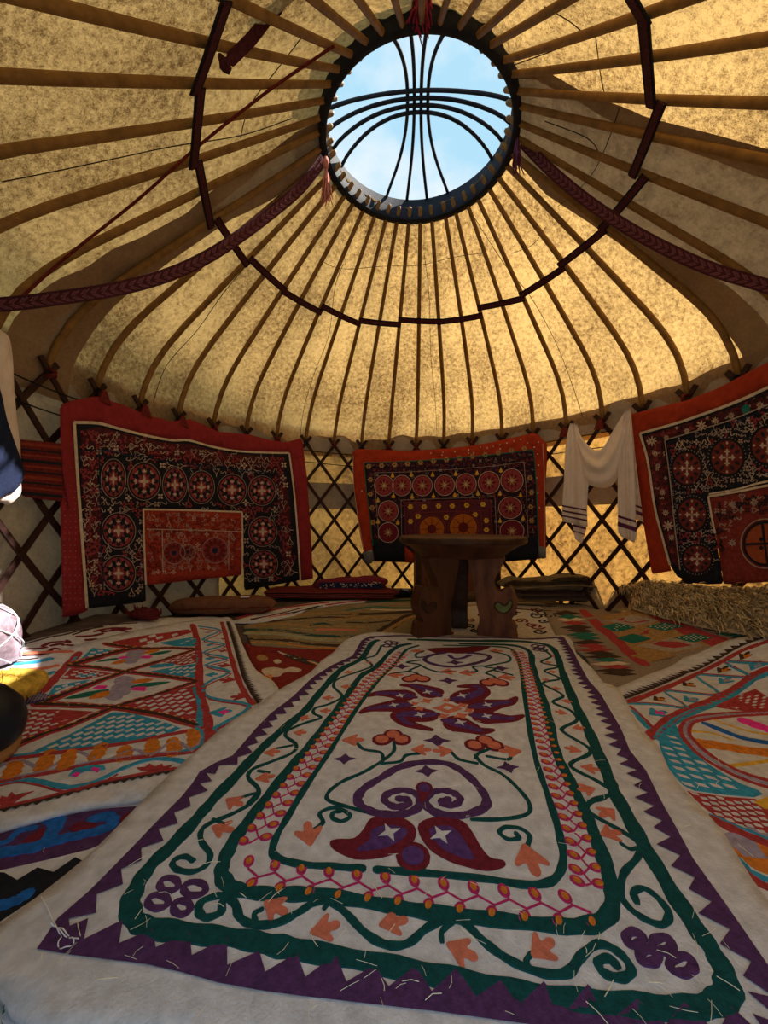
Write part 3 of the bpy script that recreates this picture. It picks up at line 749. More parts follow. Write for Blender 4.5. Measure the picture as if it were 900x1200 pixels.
# ------------------------------------------------------------------ right rug
kr = lambda pts: crop(720, 730, .2583, pts)
r = rug('felt_rug', 'white felt rug with oval medallion and turquoise lattice on the right', flx([(722, 806), (760, 790), (800, 771), (825, 762), (852, 750), (898, 743), (930, 741)], .022) and [(722, 806), (760, 790), (800, 771), (825, 762), (852, 750), (898, 743), (918, 742), ('w', 2.15, 1.9), ('w', 2.0, 1.3), ('w', 1.55, .72), ('w', .72, .75), ('w', .74, 1.15), (690, 812)], .022, WHITE, .012, sm=1)
r0 = r
sawband(r, 'serrated_edge', flx(kr([(30, 338), (200, 268), (330, 208), (450, 158), (560, 100), (700, 52)]), .022), .014, .026, .030, BROWN, .022, -1) if False else None
sawband(r, 'serrated_edge', flx(kr([(40, 352), (200, 290), (330, 230), (450, 178), (560, 115), (700, 66)]), .022), .012, .034, .032, BROWN, .022, 1, .35)
stroke(r, 'red_line', kr([(55, 362), (200, 308), (350, 243), (480, 180), (580, 125), (700, 82)]), .032, RED)
stroke(r, 'red_stripe', kr([(160, 515), (260, 432), (330, 397), (450, 350), (560, 290), (625, 240), (700, 208)]), .046, RED)
stroke(r, 'turquoise_stripe', kr([(195, 525), (262, 455), (330, 415), (450, 368), (560, 310), (630, 258), (700, 228)]), .034, TURQ)
zz = [(62, 366), (200, 372), (335, 386), (225, 312), (340, 320), (482, 326), (370, 242), (480, 242), (622, 247), (505, 182), (600, 182), (700, 186)]
stroke(r, 'turquoise_zigzag', kr(zz), .016, TURQ, n=3); stroke(r, 'red_zigzag', kr([(x-6, y-6) for x, y in zz]), .010, RED, n=3)
stroke(r, 'red_zigzag', kr([(75, 380), (130, 430), (180, 480)]), .018, RED); stroke(r, 'turquoise_zigzag', kr([(90, 400), (130, 450), (155, 478)]), .025, TURQ)
for x, y, s_ in ((195, 410, .10), (345, 350, .09), (500, 264, .08), (640, 196, .075)):
    shape_at(r, 'border_flower', *kr([(x, y)])[0], TULIP, s_, .3, TURQ); shape_at(r, 'flower_heart', *kr([(x+8, y)])[0], TULIP, s_*.5, .3, PINK if x < 300 else GREYV, .003)
for x, y, s_ in ((200, 346, .07), (332, 280, .075), (490, 214, .075), (590, 150, .07)):
    shape_at(r, 'border_flower', *kr([(x, y)])[0], TULIP, s_, .3, BROWN); shape_at(r, 'flower_heart', *kr([(x+10, y+3)])[0], TULIP, s_*.55, .3, ORANGE, .003)
lattice_patch(r, kr([(200, 525), (265, 450), (290, 480), (335, 555), (420, 640), (520, 700), (600, 745), (690, 770), (640, 792), (500, 780), (330, 758), (250, 670), (210, 575)]), TURQ, 7, 9, (.5, -.8), .6)
lattice_patch(r, kr([(450, 380), (560, 330), (640, 300), (700, 340), (700, 400), (560, 398)]), RED, 6, 7, (1, -.3), .6)
lattice_patch(r, kr([(330, 765), (500, 790), (640, 800), (720, 850), (720, 1000), (480, 892), (400, 832)]), RED, 6, 6, (.5, -.8), .7)
for d_, m_ in ((0, RED), (18, GREYV), (34, RED)):
    stroke(r, 'medallion_line', kr([(760, 402+d_*.3), (640, 404+d_*.4), (500, 410+d_*.5), (370, 426+d_*.6), (308+d_, 462+d_*.3), (312+d_, 520-d_*.1), (395+d_, 608-d_*.4), (520+d_*.5, 680-d_*.6), (620+d_*.2, 722-d_*.8), (760, 765-d_)]), .019, m_)
for q, m_, w_ in (([(430, 432), (600, 490), (720, 508)], YELLOW, .012), ([(415, 458), (550, 512), (640, 535), (760, 552)], BLUE, .035), ([(600, 448), (660, 470), (760, 505)], PINK, .06), ([(370, 545), (450, 553), (560, 572), (760, 600)], ORANGE, .06), ([(345, 492), (440, 500), (530, 530)], YELLOW, .012), ([(500, 652), (600, 640), (760, 618)], YELLOW, .016)):
    stroke(r, 'medallion_petal', kr(q), w_, m_, .002)
poly(r, 'yellow_patch', kr([(635, 815), (700, 790), (720, 850), (680, 845)]), YELLOW, .003)
stroke(r, 'turquoise_line', kr([(440, 875), (560, 925), (720, 992)]), .014, TURQ, .003); stroke(r, 'red_stripe', kr([(455, 895), (560, 945), (720, 1015)]), .034, RED, .003)
for x, y, s_, m_ in ((540, 1012, .07, ORANGE), (668, 1030, .06, ORANGE), (660, 1084, .07, ORANGE), (595, 1015, .09, GREYV), (640, 960, .05, GREYV), (690, 980, .05, GREYV)):
    shape_at(r, 'border_dot', *kr([(x, y)])[0], OVAL, s_, .3, m_, .002)
stroke(r, 'turquoise_line', kr([(560, 1070), (620, 1130), (740, 1180)]), .022, TURQ); stroke(r, 'red_stripe', kr([(570, 1100), (640, 1170), (740, 1215)]), .03, RED)

# ------------------------------------------------------------------ kilim, right back
kk = lambda pts: crop(580, 650, .3556, pts)
r = rug('kilim', 'grey-brown flat woven kilim with red stripes and green lattice diamonds', kk([(150, 168), (260, 158), (420, 158), (560, 165), (660, 190), (810, 238), (780, 275), (560, 380), (420, 440), (350, 425), (300, 340), (200, 268)]), .011, GREYB, .006, sm=1)
for q in ([(290, 184), (340, 232), (400, 282), (450, 330), (492, 362)], [(520, 186), (570, 218), (640, 252), (745, 290)]): stroke(r, 'red_stripe', kk(q), .075, RED)
def tri3(c_, w_, h_): return [(c_[0]-w_, c_[1]), (c_[0], c_[1]-h_), (c_[0]+w_, c_[1]), (c_[0], c_[1]+h_)]
poly(r, 'tan_field', kk([(320, 196), (520, 188), (620, 240), (730, 292), (560, 330), (500, 358), (420, 290)]), TAN, .001)
for c_, w_, h_ in (((450, 218), 95, 18), ((580, 298), 115, 24)):
    poly(r, 'white_diamond', kk(tri3(c_, w_, h_)), mat('oat_wool', (.30, .24, .17), .97), .002)
    poly(r, 'red_lozenge', kk([(c_[0]-w_*.55, c_[1]-2), (c_[0]-w_*.3, c_[1]-h_*.5), (c_[0]+w_*.2, c_[1]-h_*.4), (c_[0]+w_*.62, c_[1]+2), (c_[0]+w_*.1, c_[1]+h_*.45), (c_[0]-w_*.2, c_[1]+h_*.3)]), RED, .003)
for c_, w_, h_ in (((402, 240), 62, 15), ((560, 238), 65, 15), ((455, 277), 60, 16), ((655, 275), 65, 15)):
    b_ = poly(r, 'green_lattice', kk(tri3(c_, w_, h_)), GREEN, .0024); mb = MB()
    for i in range(-3, 4):
        for j in range(-2, 3):
            x, y = c_[0]+(i+.5*(j % 2))*w_*.24, c_[1]+j*h_*.3
            if abs(x-c_[0])/w_+abs(y-c_[1])/h_ < .8: w_2 = poly2(flx(kk(tri3((x, y), w_*.07, h_*.10)), .011), .011, .0034); mb.add(w_2.v, w_2.f)
    ob('white_specks', mb, CREAM, b_, kind='stuff')
for c_, w_, h_ in (((500, 256), 80, 13), ((370, 205), 50, 9), ((520, 335), 75, 18)):
    poly(r, 'tan_diamond', kk(tri3(c_, w_, h_)), TAN, .0026)
shape_at(r, 'red_speck', *kk([(495, 257)])[0], DIAM, .08, 0, RED, .004)
for i, (x, y) in enumerate([(262, 192), (280, 212), (300, 238), (322, 262), (342, 288), (370, 312), (398, 335), (425, 358), (440, 380)]):
    poly(r, 'side_tooth', kk([(x-75-i*5, y+3), (x-30, y-8), (x+20, y+2), (x-30, y+10)]), [GREEN, CREAM, RED][i % 3] if i % 2 else BROWN, .002)
    poly(r, 'side_tooth', kk([(x-55-i*4, y+12), (x-20, y+5), (x+26, y+15), (x-20, y+20)]), [GREEN, RED, BROWN][i % 3], .0026)
for i, (x, y) in enumerate([(565, 196), (600, 212), (640, 228), (690, 246), (735, 262)]):
    poly(r, 'side_tooth', kk([(x-10, y-2), (x+40, y-8), (x+95, y+3), (x+40, y+7)]), [BROWN, GREEN, BROWN][i % 3], .002)

# ------------------------------------------------------------------ rugs behind: olive striped, striped edge, red, black-and-white
km = lambda pts: crop(280, 660, .2444, pts)
r = rug('woven_rug', 'olive and ochre striped woven rug behind the central felt rug', km([(20, 300), (130, 270), (340, 212), (500, 190), (640, 172), (860, 165), (900, 200), (880, 330), (700, 345), (540, 345), (475, 410), (280, 405), (60, 392)]), .012, OLIVE, .006, sm=1)
for q, m_, w_ in (([(40, 318), (200, 322), (360, 345), (530, 350)], TEAL, .05), ([(45, 335), (200, 340), (360, 362), (520, 368)], mat('sage', (.27, .27, .16), .97), .07), ([(55, 362), (200, 368), (340, 385), (490, 395)], BROWN, .05), ([(60, 378), (200, 384), (330, 400), (478, 405)], ORANGE, .02),
                  ([(60, 300), (200, 290), (330, 300), (480, 305), (600, 310)], TAN, .05), ([(130, 282), (250, 270), (380, 260), (520, 262)], BROWN, .05), ([(200, 262), (320, 245), (440, 240), (560, 245)], TAN, .07), ([(380, 318), (470, 318), (560, 322)], CORAL, .05),
                  ([(420, 240), (560, 245), (700, 240), (830, 232)], BROWN, .09), ([(520, 225), (640, 210), (760, 215), (830, 215)], GREEN, .05), ([(560, 205), (660, 195), (800, 198)], GREYB, .08), ([(620, 188), (720, 182), (840, 178)], TEAL, .08), ([(640, 222), (740, 226), (830, 224)], CREAM, .04),
                  ([(480, 268), (620, 260), (760, 255)], mat('sage', None) if False else TAN, .06), ([(520, 285), (620, 285), (720, 275)], BROWN, .04), ([(350, 300), (400, 290), (440, 300)], TEAL, .05)):
    stroke(r, 'stripe', km(q), w_, m_, .0015)
stroke(r, 'dark_band', km([(690, 325), (740, 295), (790, 262), (850, 245)]), .10, BROWN, .003); stroke(r, 'ochre_band', km([(700, 330), (745, 302), (800, 268), (850, 252)]), .05, TAN, .004)
mb = MB(); rz = random.Random(5)
for i in range(150):
    a, b = rz.random(), rz.random(); x = 60+a*(480+250*b)+120*b*0; y = 385-b*190+a*10*(1-b)
    if not inside((x, y), km and [(20, 300), (130, 270), (340, 212), (500, 190), (640, 172), (860, 165), (880, 330), (700, 335), (540, 335), (475, 400), (280, 400), (60, 385)]): continue
    X, Y = fl(*km([(x, y)])[0], .012); ln = rz.uniform(.02, .06)
    w_ = stroke2([(X-ln, Y+rz.uniform(-.01, .01)), (X+ln, Y)], .008, .012, .003, False); mb.add(w_.v, w_.f)
ob('fleck_pattern', mb, mat('fleck', (.30, .20, .09), .97, .6, 30), r, kind='stuff')
r = rug('woven_rug', 'red and cream woven rug with black striped edge by the brown bolster', km([(-60, 285), (20, 262), (150, 222), (400, 182), (620, 168), (600, 185), (480, 195), (400, 208), (340, 214), (300, 235), (262, 252), (200, 262), (130, 278), (60, 285)]), .020, WHITE, .008, sm=1)
for q, m_, w_ in (([(0, 262), (120, 232), (260, 208), (420, 188)], RED, .06), ([(60, 268), (180, 245), (300, 215)], MAROON, .03), ([(200, 245), (290, 230), (380, 205)], BLACK, .025), ([(260, 240), (320, 222), (400, 204)], BLACK, .02), ([(420, 200), (500, 188), (600, 178)], RED, .05), ([(150, 258), (240, 245)], CORAL, .03), ([(100, 262), (60, 272)], BROWN, .03)):
    stroke(r, 'stripe', km(q), w_, m_, .002)
r = rug('pile_rug', 'dark red pile rug with cream motifs between the white felts', km([(20, 380), (80, 395), (300, 402), (480, 408), (560, 420), (420, 520), (330, 590), (130, 620), (60, 480)]), .008, mat('red_pile', (.17, .018, .014), .97, .4, 60, .6, 160), .006, sm=1)
for q, m_ in (([(85, 450), (110, 440), (140, 455), (125, 468), (95, 465)], TAN), ([(165, 468), (190, 462), (205, 475), (180, 482)], CREAM), ([(110, 510), (170, 500), (215, 510), (250, 500), (300, 512), (280, 525), (220, 525), (190, 545), (130, 540)], CREAM), ([(120, 545), (150, 535), (160, 552), (140, 560)], ORANGE), ([(210, 440), (300, 450), (380, 480), (350, 490), (280, 470)], BROWN), ([(150, 425), (190, 415), (210, 430)], MAROON)):
    poly(r, 'motif', km(q), m_, .002, 3)
for i in range(7):
    x, y = 190+i*32, 425+i*9; stroke(r, 'edge_stripe', km([(x, y), (x+50, y+20), (x+90, y+38)]), .016, [CREAM, GREEN, BROWN, ORANGE][i % 4], .002)
kt = lambda pts: crop(440, 600, .2222, pts)
r = rug('woven_rug', 'black and white scroll patterned rug under the wooden table', kt([(-10, 690), (140, 560), (200, 500), (560, 470), (900, 480), (960, 560), (985, 650), (900, 680), (400, 690)]), .009, mat('offwhite_wool', (.42, .38, .33), .97), .006, sm=1)
rz = random.Random(9)
def curl(x, y, s_, a0, turns=1.3, sg=1):
    return [(x+s_*(1-.75*i/10)*cos(a0+sg*turns*2*PI*i/10), y+.35*s_*(1-.75*i/10)*sin(a0+sg*turns*2*PI*i/10)) for i in range(11)]
for i in range(46):
    x = rz.uniform(100, 960); y = rz.uniform(510, 675)
    if not inside((x, y), [(20, 680), (140, 560), (220, 505), (560, 480), (890, 490), (970, 650)]): continue
    stroke(r, 'scroll', kt(curl(x, y, rz.uniform(22, 42), rz.uniform(0, 6), 1.1, rz.choice((1, -1)))), .022, BLACK if i % 4 else MAROON, n=2)
for q, m_ in (([(560, 480), (700, 486), (960, 500)], BLACK), ([(560, 500), (700, 508), (960, 525)], BROWN), ([(200, 510), (380, 500), (540, 490)], TAN), ([(20, 660), (120, 580), (190, 520)], BROWN), ([(60, 655), (150, 575)], TAN)):
    stroke(r, 'border_stripe', kt(q), .05, m_, .002)

# ------------------------------------------------------------------ the central felt rug
CT = .034
r = rug('felt_rug', 'large white felt rug with teal borders and purple floral motifs in the centre',
        [(428, 742), (404, 750), (391, 764), (376, 775), (363, 789), (331, 806), (291, 832), (256, 856), (230, 880), (201, 905), (165, 940), (120, 986), (75, 1026), (30, 1061), (-25, 1105), (-28, 1140), (-2, 1163), (14, 1184), (40, 1206), (300, 1262), (650, 1325), (1000, 1385), (1085, 1370), (1060, 1270), (960, 1128), (888, 1040), (849, 976), (823, 948), (800, 924), (783, 900), (773, 878), (759, 862), (745, 845), (733, 820), (722, 804), (708, 800), (700, 790), (690, 779), (675, 765), (671, 752), (662, 744), (640, 746), (600, 748), (560, 744), (500, 744), (450, 741)], CT, WHITE, .014, sm=2)
CRUG = r
# purple serrated border
Lp = [(434, 746), (424, 750), (413, 769), (391, 779), (367, 794), (342, 818), (318, 835), (301, 852), (271, 887), (244, 897), (232, 906), (221, 926), (187, 960), (152, 997), (107, 1043), (64, 1080), (43, 1113)]
Bp = [(43, 1113), (99, 1124), (160, 1130), (222, 1144), (267, 1157), (333, 1166), (400, 1173), (500, 1184), (600, 1198), (720, 1217), (943, 1257)]
Rp = [(943, 1257), (958, 1215), (900, 1133), (854, 1066), (813, 1009), (795, 975), (775, 940), (758, 905), (738, 880), (728, 855), (718, 838), (703, 812), (690, 798), (680, 780), (672, 764), (661, 747)]
sawband(r, 'serrated_border', flx(Lp, CT), .024, .036, .060, PURPLE, CT, 1, .55)
sawband(r, 'serrated_border', flx(Bp, CT), .028, .036, .075, PURPLE, CT, 1, .62)
sawband(r, 'serrated_border', flx(Rp, CT), .026, .038, .058, PURPLE, CT, 1, .40)
stroke(r, 'purple_edge', [(434, 747), (470, 745.5), (520, 746.5), (580, 747), (620, 749), (658, 747)], .03, PURPLE)
# teal frame lines
T1 = [(442, 751), (435, 755), (423, 772), (401, 784), (386, 799), (367, 821), (357, 833), (330, 855), (306, 877), (281, 904), (249, 938), (232, 958), (202, 991), (176, 1016), (160, 1040), (152, 1063), (160, 1081), (181, 1089), (232, 1096), (283, 1101), (322, 1108), (360, 1114), (450, 1129), (525, 1145), (600, 1160), (675, 1172), (750, 1180), (810, 1182), (845, 1174), (853, 1155), (841, 1125), (820, 1095), (790, 1050), (760, 1000), (740, 965), (720, 928), (714, 913), (700, 880), (688, 852), (676, 829), (665, 803), (658, 784), (652, 766), (645, 758), (632, 754), (600, 751.5), (540, 750.5), (480, 750)]
stroke(r, 'outer_teal_line', T1, .041, TEAL, n=5)
T2 = [(480, 755), (468, 757.5), (456, 765), (440, 782), (423, 792), (408, 813), (396, 830), (379, 852), (359, 877), (340, 899), (314, 932), (288, 966), (271, 991), (262, 1012), (260, 1027), (271, 1041), (296, 1047), (334, 1048), (380, 1049), (450, 1059), (500, 1067), (575, 1076), (650, 1085), (690, 1085), (714, 1072), (717, 1043), (705, 1001), (685, 950), (667, 912), (658, 895), (651, 876), (644, 845), (637, 820), (630, 798), (624, 780), (622, 766), (612, 759), (590, 755.5), (540, 754)]
stroke(r, 'middle_teal_line', T2, .036, TEAL, n=5)
T3a = [(490, 757), (476, 762), (464, 776), (439, 802), (413, 838), (388, 878), (357, 924), (337, 958), (322, 985), (322, 1004), (352, 1013), (390, 1015), (424, 1017)]
T3b = [(442, 1018), (490, 1021), (567, 1029), (618, 1037), (648, 1032), (660, 1010), (655, 975), (643, 935), (628, 889), (618, 837), (611, 788), (606, 770), (597, 760), (570, 757), (520, 756)]
stroke(r, 'inner_teal_line', T3a, .022, TEAL, n=5); stroke(r, 'inner_teal_line', T3b, .022, TEAL, n=5)
# chain of berries between middle and inner line
berry_me = mesh('berry', poly2([(0.0165*cos(2*PI*k/14), .0125*sin(2*PI*k/14)) for k in range(14)], 0, .002)); berry_me.materials.append(MAGENTA)
core_me = mesh('berry_core', poly2([(.0095*cos(2*PI*k/12), .0066*sin(2*PI*k/12)) for k in range(12)], 0, .0035)); core_me.materials.append(ORANGE)
for me_ in (berry_me, core_me):      # these are local shapes: take out the floor wave
    z0 = Hf(0, 0)
    for v in me_.vertices: v.co.z -= Hf(v.co.x, v.co.y)
def chain(pix, per, wid, flip=0):
    P = resample(flx(cr(pix, 6), CT), per); mb = MB(); spine = []
    for i, p in enumerate(P):
        a = Vector(P[max(i-1, 0)]); b = Vector(P[min(i+1, len(P)-1)]); t = (b-a).normalized(); n = Vector((-t.y, t.x)); sg = 1 if (i+flip) % 2 else -1
        s_ = Vector(p)+n*sg*wid*.16; spine.append(tuple(s_))
        q = Vector(p)+n*sg*wid*.52-t*per*.25
        w_ = stroke2([s_, q], .0055, CT, .0012, False); mb.add(w_.v, w_.f)
        o = ob('berry', berry_me, None, r); o.location = (q.x, q.y, Hf(q.x, q.y)+CT); o.rotation_euler = (0, 0, math.atan2(n.y*sg-t.y*.4, n.x*sg-t.x*.4))
        c_ = bpy.data.objects.new('berry_core', core_me); C.objects.link(c_); c_.parent = o
    w_ = stroke2(spine, .006, CT, .0014, False); mb.add(w_.v, w_.f)
    ob('berry_vine', mb, MAGENTA, r)
chain([(472, 766), (452, 782), (432, 800), (405, 832), (385, 862), (358, 898), (335, 930), (312, 962), (295, 990)], .0215, .050)
chain([(289, 1023), (318, 1027), (352, 1031), (420, 1037), (480, 1043), (560, 1053), (620, 1061), (665, 1066), (690, 1066)], .033, .052, 1)
chain([(606, 764), (614, 778), (620, 800), (628, 825), (636, 855), (647, 890), (660, 930), (672, 965), (684, 1005), (690, 1040)], .0215, .044)
# leafy vine between outer and middle line
for q, w_ in (([(447, 757), (440, 768), (428, 772), (436, 780), (420, 787), (396, 796), (391, 805), (401, 816), (386, 825), (369, 830), (368, 836), (376, 841), (357, 847), (338, 855), (335, 862), (347, 872), (342, 882), (318, 892), (296, 901), (291, 911), (303, 925), (296, 940), (273, 954), (247, 965), (236, 974), (236, 987), (246, 1002), (242, 1015), (227, 1023), (209, 1021), (202, 1014), (206, 1008), (217, 1005), (226, 1010)], .016),
             ([(260, 1060), (258, 1071), (242, 1077), (233, 1070), (237, 1058), (260, 1051), (275, 1060), (281, 1076), (296, 1084), (322, 1083), (347, 1071), (366, 1059), (384, 1055), (403, 1067), (429, 1093), (454, 1106), (478, 1104), (500, 1086), (522, 1077), (545, 1081), (570, 1105), (600, 1126), (635, 1140), (665, 1140), (681, 1121), (702, 1107), (727, 1119), (740, 1138), (728, 1147), (708, 1141), (701, 1128), (714, 1124), (722, 1132)], .019),
             ([(746, 1059), (743, 1047), (755, 1043), (773, 1056), (784, 1073), (777, 1085), (760, 1081), (738, 1066), (728, 1048), (731, 1025), (747, 1006), (749, 990), (730, 976), (697, 957), (687, 947), (697, 937), (717, 930), (703, 917), (673, 901), (670, 893), (689, 884), (690, 876), (664, 860), (659, 853), (676, 844), (669, 833), (648, 823), (660, 815), (636, 801), (656, 795), (638, 786), (655, 781), (634, 776), (646, 769), (634, 760)], .017)):
    stroke(r, 'leafy_vine', q, w_, TEAL, n=5)
for q in ([(291, 941), (300, 930), (285, 934)], [(530, 1080), (518, 1090), (518, 1102)], [(300, 1082), (298, 1072), (306, 1067)], [(622, 1136), (617, 1126), (622, 1118)], [(262, 966), (250, 961)], [(748, 995), (738, 996), (728, 990)], [(713, 932), (703, 938), (690, 939)], [(386, 1056), (380, 1064)], [(342, 873), (325, 876)], [(303, 903), (315, 905)]):
    stroke(r, 'tendril', q, .012, TEAL)
fl_pos = [(429, 764, .05), (432, 776, .045), (408, 788, .06), (405, 805, .065), (384, 818, .065), (381, 833, .06), (356, 841, .06), (351, 858, .065), (318, 881, .07), (310, 911, .075), (274, 940, .078), (260, 972, .08),
          (322, 1064, .074), (380, 1088, .074), (460, 1080, .074), (540, 1113, .074), (635, 1112, .074), (712, 953, .075), (715, 978, .075), (687, 925, .075), (691, 900, .072), (672, 878, .068), (678, 853, .062), (658, 835, .062), (664, 822, .06), (653, 807, .058), (640, 797, .055), (648, 787, .055), (642, 776, .05), (648, 769, .045)]
for i, (x, y, s_) in enumerate(fl_pos):
    shape_at(r, 'coral_leaf', x, y, TULIP, s_*.86, rr.uniform(-.5, .5)+(PI if x > 640 and i % 2 else 0), CORAL, .0022)
# corner quatrefoils
def quatre(c4, w_):
    for x, y, dx, dy in c4:
        stroke(r, 'corner_lobe', [(x+dx*cos(a)*1.0, y+dy*sin(a)) for a in [2*PI*i/12+.3 for i in range(13)]], w_, PURPLE, .002, n=2)
quatre([(198, 1038, 11, 8), (228, 1043, 13, 8), (185, 1058, 12, 8), (213, 1065, 10, 8)], .017)
quatre([(743, 1101, 10, 8), (776, 1108, 12, 8), (760, 1122, 11, 8), (799, 1132, 14, 10)], .019)
quatre([(455, 753, 4, 1.5), (462, 754, 4, 1.5), (453, 757, 4, 1.5), (461, 757, 4, 1.5)], .016)
quatre([(627, 757, 4, 1.5), (634, 758, 4, 1.5), (629, 761, 4, 1.5), (637, 762, 4, 1.5)], .016)
# pinwheel of paisley petals
kp = lambda pts: crop(380, 730, .3111, pts)
def paisley(par, path, wmax, body=.45, star=None, inner=.42):
    P = flx(cr(path, 6), CT); n = len(P)
    W = []
    for i in range(n):
        t = i/(n-1); W.append(wmax*max(.16, (math.sqrt(max(0, 1-((t-.3)/.31)**2)) if t < .3 else (1-.80*((t-.3)/.7)**.75))))
    p_ = ob('paisley_petal', stroke2(P, W, CT, .0018, True), MAROON, par)
    k = int(n*.78); a = int(n*.08)
    ob('petal_heart', stroke2(P[a:k], [max(.004, v*inner) for v in W[a:k]], CT, .003, True), PURPLE2, p_)
    if star: shape_at(par, 'white_star', *star, STAR, wmax*.4, .3, WHITE, .0042)
for path, w_, st in (([(435, 275), (405, 262), (365, 245), (330, 235), (292, 233)], .135, (390, 262)), ([(478, 290), (515, 285), (560, 272), (590, 258), (580, 243), (540, 240), (508, 240)], .14, (520, 276)),
                     ([(548, 318), (600, 312), (650, 305), (700, 298), (722, 282)], .125, (615, 310)), ([(555, 347), (600, 352), (660, 357), (710, 358), (746, 348)], .12, (612, 352)),
                     ([(452, 368), (500, 380), (550, 395), (590, 406), (632, 402)], .135, (513, 377)), ([(425, 345), (380, 348), (320, 345), (285, 352), (310, 378), (350, 392), (402, 404)], .13, (360, 350)),
                     ([(325, 310), (280, 312), (220, 318), (170, 325), (138, 338)], .125, (262, 312)), ([(342, 280), (300, 272), (250, 266), (200, 266), (166, 275)], .125, (288, 275))):
    paisley(r, kp(path), w_, star=kp([st])[0])
poly(r, 'centre_star', kp([(405, 322), (435, 315), (455, 303), (480, 308), (520, 324), (490, 335), (462, 342), (435, 330)]), CORAL, .002); poly(r, 'centre_star_mark', kp([(448, 322), (460, 315), (485, 322), (465, 330)]), WHITE, .0035)
for x, y, s_ in ((385, 294, .07), (460, 292, .05), (520, 311, .06), (340, 305, .05), (360, 325, .06), (450, 352, .06), (515, 350, .08), (545, 330, .06)):
    shape_at(r, 'small_bud', *kp([(x, y)])[0], DIAM, s_, .4, CORAL, .002)
# lower motif: heart scroll, stems, wings
kh = lambda pts: crop(340, 840, .3556, pts)
stroke(r, 'heart_scroll', kh([(432, 262), (428, 290), (400, 312), (350, 322), (290, 318), (238, 296), (222, 270), (242, 238), (300, 202), (360, 168), (440, 152), (520, 157), (580, 190), (628, 238), (648, 280), (628, 306), (560, 325), (490, 318), (455, 298), (440, 270)]), .030, PURPLE, n=5)
stroke(r, 'heart_spiral', kh([(428, 270), (412, 252), (370, 242), (322, 254), (312, 276), (345, 296), (385, 290), (388, 274), (360, 270)]), .026, PURPLE, .002)
stroke(r, 'heart_spiral', kh([(445, 272), (465, 252), (500, 243), (540, 252), (560, 270), (545, 288), (512, 290), (498, 280), (518, 273)]), .026, PURPLE, .002)
stroke(r, 'maroon_bulb', kh([(442, 236), (440, 255), (432, 280)]), .050, MAROON, .003, taper=(1.15, .3)); shape_at(r, 'violet_dot', *kh([(442, 238)])[0], OVAL, .035, 0, PURPLE2, .0045)
wl_ = poly(r, 'maroon_wing', kh([(416, 372), (380, 337), (320, 326), (265, 336), (242, 370), (210, 400), (160, 403), (132, 412), (145, 438), (215, 468), (300, 462), (360, 442), (402, 415)]), MAROON, .0018, 3)
poly(r, 'wing_heart', kh([(270, 372), (330, 358), (386, 372), (372, 400), (310, 432), (225, 442), (230, 428), (262, 405)]), PURPLE2, .003, 3)
poly(r, 'maroon_wing', kh([(420, 366), (450, 337), (510, 331), (570, 345), (602, 382), (630, 430), (660, 464), (703, 474), (706, 494), (650, 507), (580, 492), (520, 472), (455, 430)]), MAROON, .0018, 3)
poly(r, 'wing_heart', kh([(458, 372), (520, 360), (560, 388), (592, 438), (608, 470), (560, 462), (495, 428)]), PURPLE2, .003, 3)
shape_at(r, 'maroon_bulb', *kh([(405, 458)])[0], OVAL, .085, 0, MAROON, .0022); shape_at(r, 'violet_dot', *kh([(405, 456)])[0], OVAL, .055, 0, PURPLE2, .0035)
for x, y in ((327, 382), (497, 390)): shape_at(r, 'white_star', *kh([(x, y)])[0], STAR, .062, .4, WHITE, .0042)
for q in ([(342, 88), (340, 118), (300, 150), (240, 185), (170, 215), (124, 252), (130, 278), (200, 300), (270, 318)], [(610, 128), (640, 160), (700, 190), (750, 235), (788, 285), (780, 322), (700, 338), (600, 338)], [(222, 90), (245, 110), (298, 120), (306, 142)], [(425, 124), (382, 130), (362, 150), (302, 156)], [(533, 120), (558, 142), (615, 154)], [(662, 104), (622, 120), (610, 138)], [(727, 122), (718, 140), (650, 130)],
          [(75, 375), (108, 348), (98, 318), (148, 300), (198, 324), (172, 344), (140, 334), (142, 316), (166, 313)], [(778, 432), (790, 396), (760, 370), (712, 364), (690, 380), (718, 404), (754, 400), (745, 386)]):
    stroke(r, 'teal_stem', kh(q), .014, TEAL, n=5)
for x, y, s_, o_ in ((205, 78, .085, 0), (430, 112, .075, 0), (505, 115, .075, PI), (728, 112, .085, PI), (62, 388, .085, PI/2+.3), (790, 468, .095, -PI/2)):
    shape_at(r, 'coral_flower', *kh([(x, y)])[0], TULIP, s_, o_, CORAL, .0024)
for x, y in ((335, 72), (640, 88)):
    for dx, dy, ro in ((-32, 6, 2.9), (32, 6, .25), (4, -10, 1.4)):
        a = shape_at(r, 'red_flower_petal', *kh([(x+dx, y+dy)])[0], OVAL, .075, ro, MAROON, .002); P0 = kh([(x+dx, y+dy)])[0]
        shape_at(r, 'coral_petal', *P0, OVAL, .050, ro, CORAL, .0034)
for x, y in ((180, 140), (450, 181), (482, 80), (718, 166)): shape_at(r, 'purple_diamond', *kh([(x, y)])[0], DIAM, .075, rr.uniform(-.2, .2), PURPLE)
